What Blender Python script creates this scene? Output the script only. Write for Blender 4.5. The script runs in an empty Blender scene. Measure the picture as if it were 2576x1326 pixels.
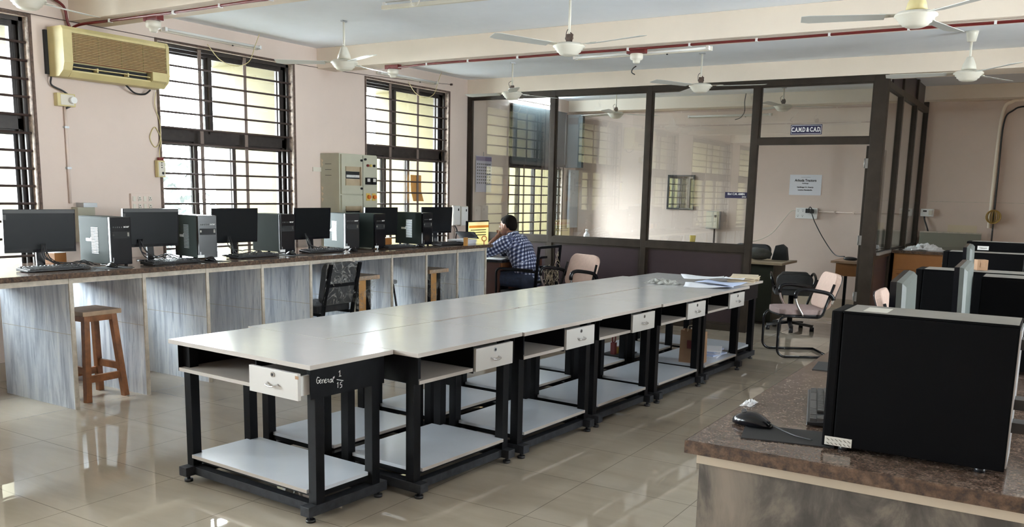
import bpy, bmesh, math, random
from math import sin, cos, pi, radians, sqrt, atan2, floor
from mathutils import Vector as V, Matrix, Euler
random.seed(7)
SC = bpy.context.scene
COL = SC.collection

# ------------------------------------------------------------------ camera
cam_d = bpy.data.cameras.new('camera')
cam = bpy.data.objects.new('camera', cam_d)
COL.objects.link(cam)
cam_d.sensor_width = 36.0
cam_d.lens = 2209.59 / 2576 * 36.0
cam_d.shift_y = (848.48 - 663.0) / 2576
cam_d.clip_start = 0.05
R_ = V((0.84813, 0.52937, 0.02108)); U_ = V((-0.10364, 0.12677, 0.9865)); F_ = V((-0.51956, 0.83886, -0.16238))
m = Matrix(((R_.x, U_.x, -F_.x), (R_.y, U_.y, -F_.y), (R_.z, U_.z, -F_.z)))
cam.matrix_world = Matrix.Translation((6.84049, 0.0, 1.52025)) @ m.to_4x4()
SC.camera = cam

# ------------------------------------------------------------------ colour management, sky, daylight
SC.view_settings.view_transform = 'Standard'
SC.view_settings.look = 'None'
SC.view_settings.gamma = 1.0
SC.view_settings.use_curve_mapping = False
SC.view_settings.exposure = 0.36
w = bpy.data.worlds.new('overcast_sky'); SC.world = w
w.use_nodes = True
bg = w.node_tree.nodes['Background']
bg.inputs['Color'].default_value = (0.88, 0.95, 1.0, 1)
bg.inputs['Strength'].default_value = 64
SC.cycles.max_bounces = 10
SC.cycles.diffuse_bounces = 8
SC.cycles.glossy_bounces = 5
SC.cycles.transparent_max_bounces = 16
SC.cycles.transmission_bounces = 6
SC.cycles.sample_clamp_indirect = 8.0
SC.cycles.caustics_reflective = False
SC.cycles.caustics_refractive = False
SC.cycles.use_denoising = True

WIN_Z0, WIN_Z1 = 0.80, 2.76
WINDOWS = [(-4.2, -1.7), (-1.1, 1.5), (2.36, 3.957), (5.085, 6.685), (7.80, 9.39), (10.87, 12.47)]  # first two, out of view, widened to throw in more light
XR = 9.6             # far right wall, its windows lie outside the picture
Y0 = -4.6            # wall behind the viewer
WINDOWS_R = [(2.8, 4.3), (6.3, 7.8)]
WINDOWS_F = []
def portal(loc, rot, w_):                       # the sky seen through each window opening
    ld = bpy.data.lights.new('window_daylight', 'AREA')
    ld.shape = 'RECTANGLE'; ld.size = WIN_Z1 - WIN_Z0; ld.size_y = w_; ld.cycles.is_portal = True
    lo = bpy.data.objects.new('window_daylight', ld); COL.objects.link(lo); lo.location = loc; lo.rotation_euler = rot
zmid = (WIN_Z0 + WIN_Z1) / 2
for a, b in WINDOWS: portal((-.24, (a + b) / 2, zmid), (0, radians(-90), 0), b - a)
for a, b in WINDOWS_R: portal((XR + .24, (a + b) / 2, zmid), (0, radians(90), 0), b - a)
for a, b in WINDOWS_F: portal(((a + b) / 2, Y0 - .24, zmid), (0, radians(-90), radians(90)), b - a)

# ------------------------------------------------------------------ materials
def srgb(r, g, b):
    f = lambda c: c / 12.92 if c <= .04045 else ((c + .055) / 1.055) ** 2.4
    return (f(r / 255), f(g / 255), f(b / 255), 1)
class NT:
    def __init__(s, name):
        s.m = bpy.data.materials.new(name); s.m.use_nodes = True
        s.t = s.m.node_tree; s.n = s.t.nodes; s.p = s.n['Principled BSDF']; s.out = s.n['Material Output']
    def add(s, kind, **kw):
        n = s.n.new(kind)
        for k, v in kw.items(): setattr(n, k, v)
        return n
    def link(s, a, b): s.t.links.new(a, b)
    def coord(s, which='Object', scale=(1, 1, 1), rot=(0, 0, 0)):
        tc = s.add('ShaderNodeTexCoord'); mp = s.add('ShaderNodeMapping')
        mp.inputs['Scale'].default_value = scale; mp.inputs['Rotation'].default_value = rot
        s.link(tc.outputs[which], mp.inputs['Vector']); return mp.outputs['Vector']
    def noise(s, vec, scale, detail=4, rough=.6, dist=0):
        n = s.add('ShaderNodeTexNoise'); s.link(vec, n.inputs['Vector'])
        n.inputs['Scale'].default_value = scale; n.inputs['Detail'].default_value = detail
        n.inputs['Roughness'].default_value = rough; n.inputs['Distortion'].default_value = dist
        return n.outputs['Fac']
    def ramp(s, fac, stops):
        r = s.add('ShaderNodeValToRGB'); s.link(fac, r.inputs['Fac'])
        e = r.color_ramp.elements
        while len(e) > 1: e.remove(e[-1])
        e[0].position, e[0].color = stops[0]
        for ps, c in stops[1:]:
            q = e.new(ps); q.color = c
        return r.outputs['Color']
    def bump(s, fac, strength=.2, dist=.01):
        b = s.add('ShaderNodeBump'); s.link(fac, b.inputs['Height'])
        b.inputs['Strength'].default_value = strength; b.inputs['Distance'].default_value = dist
        s.link(b.outputs['Normal'], s.p.inputs['Normal'])
def sc(c, k): return (c[0] * k, c[1] * k, c[2] * k, 1)
def mat(name, c, rough=.5, metal=0., spec=.5, var=.0, vscale=8, bump=0., bscale=200, coat=0., emit=0.):
    q = NT(name); p = q.p
    p.inputs['Base Color'].default_value = c; p.inputs['Roughness'].default_value = rough
    p.inputs['Metallic'].default_value = metal; p.inputs['Specular IOR Level'].default_value = spec
    p.inputs['Coat Weight'].default_value = coat
    vec = None
    if var or bump: vec = q.coord()
    if var:
        f = q.noise(vec, vscale, 5)
        q.link(q.ramp(f, [(.3, sc(c, 1 - var)), (.7, sc(c, 1 + var))]), p.inputs['Base Color'])
    if bump: q.bump(q.noise(vec, bscale, 3), bump, .002)
    if emit:
        p.inputs['Emission Color'].default_value = c; p.inputs['Emission Strength'].default_value = emit
    return q.m
def glass(name, tint, refl=.055, rough=.0):
    q = NT(name); n = q.n
    n.remove(q.p)
    tr = q.add('ShaderNodeBsdfTransparent'); tr.inputs['Color'].default_value = tint
    gl = q.add('ShaderNodeBsdfGlossy'); gl.inputs['Roughness'].default_value = rough
    lw = q.add('ShaderNodeLayerWeight'); lw.inputs['Blend'].default_value = .5        # Schlick reflectance of a thin pane
    pw = q.add('ShaderNodeMath', operation='POWER'); q.link(lw.outputs['Facing'], pw.inputs[0]); pw.inputs[1].default_value = 5
    fr = q.add('ShaderNodeMath', operation='MULTIPLY_ADD'); q.link(pw.outputs[0], fr.inputs[0]); fr.inputs[1].default_value = 1 - refl; fr.inputs[2].default_value = refl
    mx = q.add('ShaderNodeMixShader')
    q.link(fr.outputs[0], mx.inputs[0]); q.link(tr.outputs[0], mx.inputs[1]); q.link(gl.outputs[0], mx.inputs[2])
    q.link(mx.outputs[0], q.out.inputs['Surface'])
    return q.m
def film(name, tint, op=.25, rough=.25, crease_glint=.45):
    """crinkled clear plastic wrap: nearly clear, with thin highlight streaks put into its opacity"""
    q = NT(name); n = q.n; n.remove(q.p)
    tr = q.add('ShaderNodeBsdfTransparent')
    pr = q.add('ShaderNodeBsdfPrincipled'); pr.inputs['Base Color'].default_value = tint; pr.inputs['Roughness'].default_value = rough
    vec = q.coord(); f = q.noise(vec, 26, 3, .55, 1.2)
    b = q.add('ShaderNodeBump'); b.inputs['Strength'].default_value = .9; b.inputs['Distance'].default_value = .01
    q.link(f, b.inputs['Height']); q.link(b.outputs[0], pr.inputs['Normal'])
    d = q.noise(q.coord(), 9, 3, .5, 1.5)
    a = q.ramp(d, [(.44, (op, op, op, 1)), (.485, (crease_glint, crease_glint, crease_glint, 1)), (.53, (op, op, op, 1))])  # noise streaks stand in for highlights on the wrinkles
    mx = q.add('ShaderNodeMixShader'); q.link(a, mx.inputs[0])
    q.link(tr.outputs[0], mx.inputs[1]); q.link(pr.outputs[0], mx.inputs[2]); q.link(mx.outputs[0], q.out.inputs['Surface'])
    return q.m

M = {}
def wall_mat(name, c):
    q = NT(name); vec = q.coord()
    f = q.noise(vec, 1.3, 6, .65)
    q.link(q.ramp(f, [(.25, sc(c, .93)), (.6, c), (.85, sc(c, 1.04))]), q.p.inputs['Base Color'])
    q.p.inputs['Roughness'].default_value = .75
    q.bump(q.noise(vec, 60, 4), .12, .004)
    return q.m
M['wall'] = wall_mat('pink_wall_paint', (.66, .545, .48, 1))
M['beam'] = wall_mat('cream_beam_paint', (.86, .76, .645, 1))
M['ceil'] = wall_mat('white_ceiling_paint', (.86, .90, .96, 1))
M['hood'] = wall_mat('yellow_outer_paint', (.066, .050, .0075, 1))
M['skirt'] = mat('beige_skirting_tile', (.45, .38, .30, 1), .25, var=.1, vscale=3)
M['rust'] = mat('weathered_brown_reveal', (.10, .065, .05, 1), .8, var=.5, vscale=40, bump=.5, bscale=60)
M['reveal'] = mat('flaking_reveal_plaster', (.40, .33, .29, 1), .85, var=.55, vscale=30, bump=.5, bscale=50)
def floor_mat():
    q = NT('polished_floor_tile'); p = q.p
    vec = q.coord('Object')
    mp = q.add('ShaderNodeMapping'); q.link(vec, mp.inputs['Vector']); mp.inputs['Location'].default_value = (-.005, .16, 0)
    br = q.add('ShaderNodeTexBrick'); q.link(mp.outputs[0], br.inputs['Vector'])
    br.offset = 0; br.squash = 1
    br.inputs['Scale'].default_value = 1; br.inputs['Brick Width'].default_value = .6; br.inputs['Row Height'].default_value = .6
    br.inputs['Mortar Size'].default_value = .0022; br.inputs['Mortar Smooth'].default_value = .1
    br.inputs['Color1'].default_value = (.43, .365, .285, 1); br.inputs['Color2'].default_value = (.455, .39, .31, 1)
    br.inputs['Mortar'].default_value = (.22, .18, .14, 1)
    sm = q.coord('Object', (.6, 2.2, 1))
    f = q.noise(sm, 2.2, 6, .6, .6)
    cr = q.ramp(f, [(.3, (.86, .86, .86, 1)), (.7, (1.06, 1.06, 1.06, 1))])
    mx = q.add('ShaderNodeMix', data_type='RGBA', blend_type='MULTIPLY'); mx.inputs[0].default_value = 1
    q.link(br.outputs['Color'], mx.inputs[6]); q.link(cr, mx.inputs[7]); q.link(mx.outputs[2], p.inputs['Base Color'])
    d = q.noise(q.coord(), 1.1, 5, .7)
    rr = q.add('ShaderNodeMapRange'); q.link(d, rr.inputs[0]); rr.inputs[1].default_value = .35; rr.inputs[2].default_value = .75
    rr.inputs[3].default_value = .012; rr.inputs[4].default_value = .045
    q.link(rr.outputs[0], p.inputs['Roughness'])
    p.inputs['Specular IOR Level'].default_value = 1.0
    return q.m
M['floor'] = floor_mat()
def marble_mat():
    q = NT('streaked_grey_marble'); p = q.p
    f = q.noise(q.coord('Object', (7, 7, .8), (0, .08, 0)), 1.6, 6, .62, .8)
    h = q.noise(q.coord('Object', (42, 42, 2.2), (0, .10, 0)), 1.5, 6, .70, .6)
    base = q.ramp(f, [(.28, (.40, .45, .54, 1)), (.42, (.60, .65, .73, 1)), (.52, (.78, .83, .90, 1)), (.70, (.90, .94, .97, 1))])
    streak = q.ramp(h, [(.32, (.40, .43, .49, 1)), (.41, (.76, .79, .83, 1)), (.48, (1, 1, 1, 1))])
    mx = q.add('ShaderNodeMix', data_type='RGBA', blend_type='MULTIPLY'); mx.inputs[0].default_value = .85
    q.link(base, mx.inputs[6]); q.link(streak, mx.inputs[7]); q.link(mx.outputs[2], p.inputs['Base Color'])
    p.inputs['Roughness'].default_value = .35
    return q.m
M['marble'] = marble_mat()
def granite_mat():
    q = NT('brown_granite'); p = q.p
    vec = q.coord()
    f = q.noise(vec, 150, 3, .7); g = q.noise(vec, 45, 3, .6)
    a = q.add('ShaderNodeMath', operation='MULTIPLY_ADD'); q.link(g, a.inputs[0]); a.inputs[1].default_value = .6; q.link(f, a.inputs[2])
    q.link(q.ramp(a.outputs[0], [(.62, (.035, .018, .012, 1)), (.74, (.10, .064, .047, 1)), (.86, (.15, .108, .086, 1)), (.97, (.24, .19, .16, 1))]), p.inputs['Base Color'])
    p.inputs['Roughness'].default_value = .12
    return q.m
M['granite'] = granite_mat()
def granite_edge():
    q = NT('rough_granite_edge'); p = q.p
    vec = q.coord(); f = q.noise(vec, 45, 4, .7)
    q.link(q.ramp(f, [(.36, (.02, .010, .006, 1)), (.52, (.075, .04, .022, 1)), (.68, (.13, .08, .05, 1))]), p.inputs['Base Color'])
    p.inputs['Roughness'].default_value = .7; q.bump(f, .5, .006)
    return q.m
M['granite_edge'] = granite_edge()
M['cement'] = mat('cream_cement_edge', (.50, .45, .38, 1), .8, var=.2, vscale=20, bump=.3, bscale=50)
M['laminate'] = mat('white_laminate', (.49, .49, .505, 1), .16, spec=.55, var=.035, vscale=3)
M['shelf_lam'] = mat('pale_blue_grey_laminate', (.58, .62, .68, 1), .22, var=.03, vscale=3)
M['lam_edge'] = mat('cream_laminate_edge', (.38, .34, .305, 1), .5)  # darkened to hold the shade on the near table's front edge
M['drawer'] = mat('white_drawer_front', (.50, .48, .455, 1), .4)
M['black_steel'] = mat('black_painted_steel', (.004, .004, .005, 1), .45, spec=.12, var=.3, vscale=12)
M['dusty_steel'] = mat('dusty_black_steel', (.018, .019, .023, 1), .6, spec=.3, var=.5, vscale=25)
M['black_plastic'] = mat('black_plastic', (.012, .012, .014, 1), .38)
M['gloss_black'] = mat('glossy_black_plastic', (.006, .006, .008, 1), .2, spec=.35)
M['screen'] = mat('dark_display_glass', (.006, .007, .008, 1), .32, spec=.2)
M['matte_black'] = mat('matte_black', (.010, .010, .011, 1), .7)
M['case_side'] = mat('black_enamelled_case', (.028, .036, .034, 1), .40, spec=.03)  # base lifted and greened in place of reflected window light
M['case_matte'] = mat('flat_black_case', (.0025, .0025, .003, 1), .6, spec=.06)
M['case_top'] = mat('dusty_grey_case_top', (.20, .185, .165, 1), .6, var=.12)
M['chrome'] = mat('chrome', (.75, .75, .76, 1), .16, 1.)
M['steel'] = mat('brushed_steel', (.50, .52, .54, 1), .35, 1.)
M['white_paint'] = mat('cream_fan_enamel', (.70, .67, .58, 1), .35)
M['fan_blade'] = mat('pale_fan_blade', (.62, .63, .60, 1), .35)
M['yellowed'] = mat('yellowed_plastic', (.58, .49, .24, 1), .5, var=.08, vscale=6)
M['grille'] = mat('brown_grille_plastic', (.30, .21, .085, 1), .55)
M['off_white'] = mat('off_white_plastic', (.62, .58, .50, 1), .45)
M['white'] = mat('white_plastic', (.75, .75, .74, 1), .4)
M['paper'] = mat('white_paper', (.74, .75, .80, 1), .8)
M['blue_paper'] = mat('pale_blue_paper', (.50, .58, .78, 1), .8)
M['cream_paper'] = mat('cream_paper', (.62, .52, .38, 1), .8)
M['red'] = mat('dark_red_plastic', (.12, .006, .006, 1), .4)
M['board_grey'] = mat('grey_green_enamel', (.43, .42, .33, 1), .45, var=.06, vscale=4)
M['dark_grey'] = mat('dark_grey', (.05, .05, .05, 1), .5)
M['alu_brown'] = mat('brown_anodised_aluminium', (.030, .022, .016, 1), .42, .2, spec=.3, var=.25, vscale=9)
M['alu_edge'] = mat('bare_aluminium', (.30, .29, .28, 1), .4, .5)
M['win_frame'] = mat('dark_brown_window_section', (.030, .024, .022, 1), .45, .3, var=.3, vscale=20)
M['grill_bar'] = mat('brown_painted_bar', (.05, .03, .026, 1), .5)
M['flat_bar'] = mat('dull_brown_flat_bar', (.17, .125, .105, 1), .6)
M['panel_dark'] = mat('plum_brown_laminate', (.032, .020, .023, 1), .38, spec=.35, var=.15, vscale=3)
M['wood'] = mat('varnished_wood', (.22, .085, .03, 1), .4, var=.35, vscale=14)
M['wood_top'] = mat('worn_wood_top', (.33, .22, .14, 1), .5, var=.25, vscale=10)
M['ply'] = mat('orange_plywood', (.52, .26, .075, 1), .5, var=.1, vscale=6)
M['brown_lam'] = mat('brown_laminate', (.30, .125, .035, 1), .4, var=.08, vscale=5)
M['kraft'] = mat('brown_kraft_paper', (.27, .155, .085, 1), .75, var=.12, vscale=9)
M['beige_fabric'] = mat('beige_fabric', (.58, .42, .35, 1), .85, var=.06, vscale=30, bump=.2, bscale=400)
M['seat_fabric'] = mat('dusty_rose_seat_fabric', (.36, .27, .26, 1), .85, var=.06, vscale=30)
M['black_cloth'] = mat('black_upholstery', (.016, .017, .020, 1), .6, var=.3, vscale=15)
M['film'] = film('clear_plastic_wrap', (.60, .59, .56, 1), .025, .12, .22)
M['film_white'] = film('milky_plastic', (.82, .83, .85, 1), .72, .3, .9)
M['win_glass'] = glass('window_glass', (.97, .985, .98, 1))
M['part_glass'] = glass('partition_glass', (.97, .985, .978, 1), .095)
M['green_desk'] = mat('dark_green_steel', (.028, .032, .020, 1), .45, var=.12)
M['desk_top'] = mat('worn_desk_top', (.38, .30, .20, 1), .45, var=.1)
M['teal_board'] = mat('blue_grey_board', (.032, .042, .045, 1), .55, var=.2, vscale=6)
M['navy'] = mat('navy_sign_board', (.012, .012, .05, 1), .35)
M['yellow'] = mat('yellow_plastic', (.70, .50, .08, 1), .4)
M['straw'] = mat('yellow_brown_cable', (.35, .22, .045, 1), .6)
M['leaf'] = mat('pale_green_leaves', (.005, .0085, .006, 1), .6, var=.35, vscale=2)
M['bark'] = mat('bark', (.02, .016, .013, 1), .9)
M['ground'] = mat('outside_ground', (.42, .43, .42, 1), .9, var=.2, vscale=.5)
M['tube_off'] = mat('unlit_tube', (.70, .70, .68, 1), .3)
M['tube_lit'] = mat('lit_tube', (.80, .93, 1, 1), .3, emit=220.)
M['orange'] = mat('orange_knob', (.55, .14, .02, 1), .4)
M['amber'] = mat('amber_lens', (.55, .40, .10, 1), .3)
M['key'] = mat('dark_keycap', (.018, .018, .02, 1), .45)
M['key_near'] = mat('dusty_keycap', (.055, .052, .05, 1), .5)
M['label'] = mat('pale_sticker', (.55, .53, .48, 1), .7)

# ------------------------------------------------------------------ mesh builder
class G:
    def __init__(s): s.v = []; s.f = []; s.mi = []; s.sm = []
    def add(s, vs, fs, m=0, smooth=False):
        b = len(s.v); s.v += [tuple(x) for x in vs]
        for f in fs: s.f.append([i + b for i in f]); s.mi.append(m); s.sm.append(smooth)
        return s
    def box(s, x0, x1, y0, y1, z0, z1, m=0, X=None):
        vs = [V((x, y, z)) for z in (z0, z1) for y in (y0, y1) for x in (x0, x1)]
        if X is not None: vs = [X @ q for q in vs]
        return s.add(vs, [(0, 2, 3, 1), (4, 5, 7, 6), (0, 1, 5, 4), (2, 6, 7, 3), (0, 4, 6, 2), (1, 3, 7, 5)], m)
    def bar(s, p0, p1, w, h, m=0, up=(0, 0, 1)):
        p0, p1 = V(p0), V(p1); d = (p1 - p0); L = d.length; d.normalize(); u = V(up)
        if abs(d.dot(u)) > .98: u = V((1, 0, 0))
        r = d.cross(u).normalized(); u = r.cross(d).normalized()
        X = Matrix(((r.x, d.x, u.x, p0.x), (r.y, d.y, u.y, p0.y), (r.z, d.z, u.z, p0.z), (0, 0, 0, 1)))
        return s.box(-w / 2, w / 2, 0, L, -h / 2, h / 2, m, X)
    def tube(s, pts, r, n=8, m=0, closed=False, cap=True):
        pts = [V(p) for p in pts]; N = len(pts)
        rr = r if isinstance(r, (list, tuple)) else [r] * N
        vs = []; prev = None
        for i in range(N):
            if closed: d = pts[(i + 1) % N] - pts[i - 1]
            else: d = pts[min(i + 1, N - 1)] - pts[max(i - 1, 0)]
            d.normalize()
            if prev is None:
                u = V((0, 0, 1)) if abs(d.z) < .9 else V((1, 0, 0))
            else: u = prev
            a = d.cross(u)
            if a.length < 1e-6: a = d.cross(V((.3, .5, .8)))
            a.normalize(); u = a.cross(d).normalized(); prev = u
            for k in range(n):
                t = 2 * pi * k / n
                vs.append(pts[i] + (a * cos(t) + u * sin(t)) * rr[i])
        fs = []
        for i in range(N if closed else N - 1):
            for k in range(n):
                j = (i + 1) % N
                fs.append((i * n + k, i * n + (k + 1) % n, j * n + (k + 1) % n, j * n + k))
        if cap and not closed:
            fs.append(tuple(range(n - 1, -1, -1))); fs.append(tuple((N - 1) * n + k for k in range(n)))
        return s.add(vs, fs, m, True)
    def cyl(s, p0, p1, r, r1=None, n=16, m=0):
        p0, p1 = V(p0), V(p1); r1 = r if r1 is None else r1
        d = (p1 - p0).normalized(); u = V((0, 0, 1)) if abs(d.z) < .9 else V((1, 0, 0))
        a = d.cross(u).normalized(); b = a.cross(d)
        vs = [p0 + (a * cos(2 * pi * k / n) + b * sin(2 * pi * k / n)) * r for k in range(n)]
        vs += [p1 + (a * cos(2 * pi * k / n) + b * sin(2 * pi * k / n)) * r1 for k in range(n)]
        s.add(vs, [(k, (k + 1) % n, n + (k + 1) % n, n + k) for k in range(n)], m, True)
        b0 = len(s.v) - 2 * n
        s.f.append([b0 + k for k in range(n - 1, -1, -1)]); s.mi.append(m); s.sm.append(False)
        s.f.append([b0 + n + k for k in range(n)]); s.mi.append(m); s.sm.append(False)
        return s
    def lathe(s, prof, c=(0, 0, 0), n=28, m=0, X=None):
        vs = []
        for r, z in prof:
            for k in range(n):
                q = V((c[0] + r * cos(2 * pi * k / n), c[1] + r * sin(2 * pi * k / n), c[2] + z))
                vs.append(X @ q if X is not None else q)
        fs = []
        for i in range(len(prof) - 1):
            for k in range(n): fs.append((i * n + k, i * n + (k + 1) % n, (i + 1) * n + (k + 1) % n, (i + 1) * n + k))
        fs.append(tuple(range(n - 1, -1, -1))); L = (len(prof) - 1) * n; fs.append(tuple(L + k for k in range(n)))
        return s.add(vs, fs, m, True)
    def ell(s, c, r, nu=16, nv=10, m=0, X=None):
        vs = [];
        for j in range(nv + 1):
            a = -pi / 2 + pi * j / nv
            for k in range(nu):
                q = V((r[0] * cos(a) * cos(2 * pi * k / nu), r[1] * cos(a) * sin(2 * pi * k / nu), r[2] * sin(a)))
                if X is not None: q = X @ q
                vs.append(q + V(c))
        fs = [(j * nu + k, j * nu + (k + 1) % nu, (j + 1) * nu + (k + 1) % nu, (j + 1) * nu + k) for j in range(nv) for k in range(nu)]
        return s.add(vs, fs, m, True)
    def prism(s, poly, y0, y1, m=0, X=None, smooth=False):
        """polygon in x,z extruded along y"""
        n = len(poly)
        vs = [V((x, y0, z)) for x, z in poly] + [V((x, y1, z)) for x, z in poly]
        if X is not None: vs = [X @ q for q in vs]
        return s.add(vs, [tuple(range(n)), tuple(range(2 * n - 1, n - 1, -1))] + [(k, n + k, n + (k + 1) % n, (k + 1) % n) for k in range(n)], m)
    def mesh(s, name, mats, bevel=0, seg=2, weld=False, smooth=False):
        me = bpy.data.meshes.new(name); me.from_pydata(s.v, [], s.f)
        for q in (mats if isinstance(mats, (list, tuple)) else [mats]): me.materials.append(M[q] if isinstance(q, str) else q)
        for p, a, b in zip(me.polygons, s.mi, s.sm): p.material_index = a; p.use_smooth = b or smooth
        bm = bmesh.new(); bm.from_mesh(me)
        if weld: bmesh.ops.remove_doubles(bm, verts=bm.verts, dist=1e-5)
        bmesh.ops.recalc_face_normals(bm, faces=bm.faces)
        if bevel:
            ed = [e for e in bm.edges if len(e.link_faces) == 2 and e.calc_face_angle(0) > .5]
            bmesh.ops.bevel(bm, geom=ed, offset=bevel, segments=seg, affect='EDGES', profile=.7, clamp_overlap=True)
        bm.to_mesh(me); bm.free(); me.update()
        return me
    def build(s, name, mats, parent=None, bevel=0, seg=2, weld=False, smooth=False, loc=None, rz=0, label=None):
        o = bpy.data.objects.new(name, s.mesh(name, mats, bevel, seg, weld, smooth)); COL.objects.link(o)
        if parent: o.parent = parent
        if loc: o.location = loc
        if rz: o.rotation_euler = (0, 0, rz)
        if label: o['label'] = label
        return o
def thing(name, label, cat, loc=(0, 0, 0), rz=0, group=None):
    o = bpy.data.objects.new(name, None); COL.objects.link(o)
    o.empty_display_size = .1; o.location = loc; o.rotation_euler = (0, 0, rz)
    return tag(o, label, cat, group)
def tag(o, label, cat, group=None, kind=None):
    o['label'] = label; o['category'] = cat
    if group: o['group'] = group
    if kind: o['kind'] = kind
    return o
def struct(o):
    o['kind'] = 'structure'; return o
KIDS = {}
def dup(root, loc=None, rz=None, label=None, group=None):
    def rec(o, par):
        c = o.copy(); COL.objects.link(c)
        if par is not None: c.parent = par
        for ch in o.children: rec(ch, c)
        return c
    c = rec(root, None)
    if loc is not None: c.location = loc
    if rz is not None: c.rotation_euler = (0, 0, rz)
    if label: c['label'] = label
    if group: c['group'] = group
    return c
def text(body, size, mt, parent, loc, rot, name='lettering', align='CENTER', ext=.0006, sx=1.0, bold=.012):
    cu = bpy.data.curves.new('lettering', 'FONT'); cu.body = body; cu.size = size; cu.align_x = align; cu.align_y = 'CENTER'; cu.extrude = ext
    cu.resolution_u = 3; cu.offset = size * bold
    t = bpy.data.objects.new('tmp', cu); COL.objects.link(t)
    bpy.context.view_layer.update()
    me = bpy.data.meshes.new_from_object(t.evaluated_get(bpy.context.evaluated_depsgraph_get()))
    bpy.data.objects.remove(t)
    me.materials.clear(); me.materials.append(M[mt])
    o = bpy.data.objects.new(name, me); COL.objects.link(o); o.parent = parent; o.location = loc; o.rotation_euler = rot; o.scale = (sx, 1, 1)
    return o
def arc(c, r, a0, a1, n, ax='xz'):
    out = []
    for i in range(n + 1):
        a = a0 + (a1 - a0) * i / n
        x, y = r * cos(a), r * sin(a)
        out.append({'xz': (c[0] + x, c[1], c[2] + y), 'yz': (c[0], c[1] + x, c[2] + y), 'xy': (c[0] + x, c[1] + y, c[2])}[ax])
    return out
def spline(pts, n=8):
    """Catmull-Rom through the points"""
    P = [V(p) for p in pts]; P = [P[0] * 2 - P[1]] + P + [P[-1] * 2 - P[-2]]
    out = []
    for i in range(1, len(P) - 2):
        for k in range(n):
            t = k / n; a, b, c, d = P[i - 1], P[i], P[i + 1], P[i + 2]
            out.append(.5 * ((2 * b) + (c - a) * t + (2 * a - 5 * b + 4 * c - d) * t * t + (3 * b - a - 3 * c + d) * t ** 3))
    out.append(P[-2]); return out

# ================================================================== THE ROOM
CZ = 2.971           # ceiling
YB = 12.9            # back wall
g = G().box(-.23, XR, Y0, YB + .2, -.12, 0); struct(g.build('floor', 'floor'))
g = G().box(-.23, XR, Y0, YB + .2, CZ, CZ + .15); struct(g.build('ceiling', 'ceil'))
# window wall with its openings
g = G(); T = .23
g.box(-T, 0, Y0, YB + .2, 0, WIN_Z0); g.box(-T, 0, Y0, YB + .2, WIN_Z1, CZ)
ys = [Y0] + [q for ab in WINDOWS for q in ab] + [YB + .2]
for a, b in zip(ys[0::2], ys[1::2]): g.box(-T, 0, a, b, WIN_Z0, WIN_Z1)
struct(g.build('wall_left', 'wall'))
struct(G().box(0, XR, YB, YB + .2, 0, CZ).build('wall_back', 'wall'))
g = G(); T = .23
g.box(XR, XR + T, Y0, YB + .2, 0, WIN_Z0); g.box(XR, XR + T, Y0, YB + .2, WIN_Z1, CZ)
ys = [Y0] + [q for ab in WINDOWS_R for q in ab] + [YB + .2]
for a, b in zip(ys[0::2], ys[1::2]): g.box(XR, XR + T, a, b, WIN_Z0, WIN_Z1)
struct(g.build('wall_right', 'wall'))
g = G()
g.box(-.23, XR + T, Y0 - T, Y0, 0, WIN_Z0); g.box(-.23, XR + T, Y0 - T, Y0, WIN_Z1, CZ)
xs_ = [-.23] + [q for ab in WINDOWS_F for q in ab] + [XR + T]
for a, b in zip(xs_[0::2], xs_[1::2]): g.box(a, b, Y0 - T, Y0, WIN_Z0, WIN_Z1)
struct(g.build('wall_front', 'wall'))
for nm, y0, y1, z in (('beam_near', 4.29, 4.585, 2.785), ('beam_middle', 7.03, 7.31, 2.765), ('beam_far', 9.80, 10.24, 2.785), ('beam_back', 12.6, 12.9, 2.80), ('beam_behind', 1.56, 1.85, 2.785), ('beam_rear', -1.2, -.9, 2.785)):
    struct(G().box(0, XR, y0, y1, z, CZ).build(nm, 'beam', bevel=.006))
struct(G().box(0, .012, Y0, 9.75, 0, .14).box(0, .012, 9.9, YB, 0, .14).build('baseboard_left', 'skirt'))
struct(G().box(0, XR, YB - .012, YB, 0, .14).build('baseboard_back', 'skirt'))
# faint plaster line on the back wall
struct(G().box(5.3, 8.5, YB - .003, YB, 1.52, 1.526).build('trim_1', 'cement'))

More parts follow.
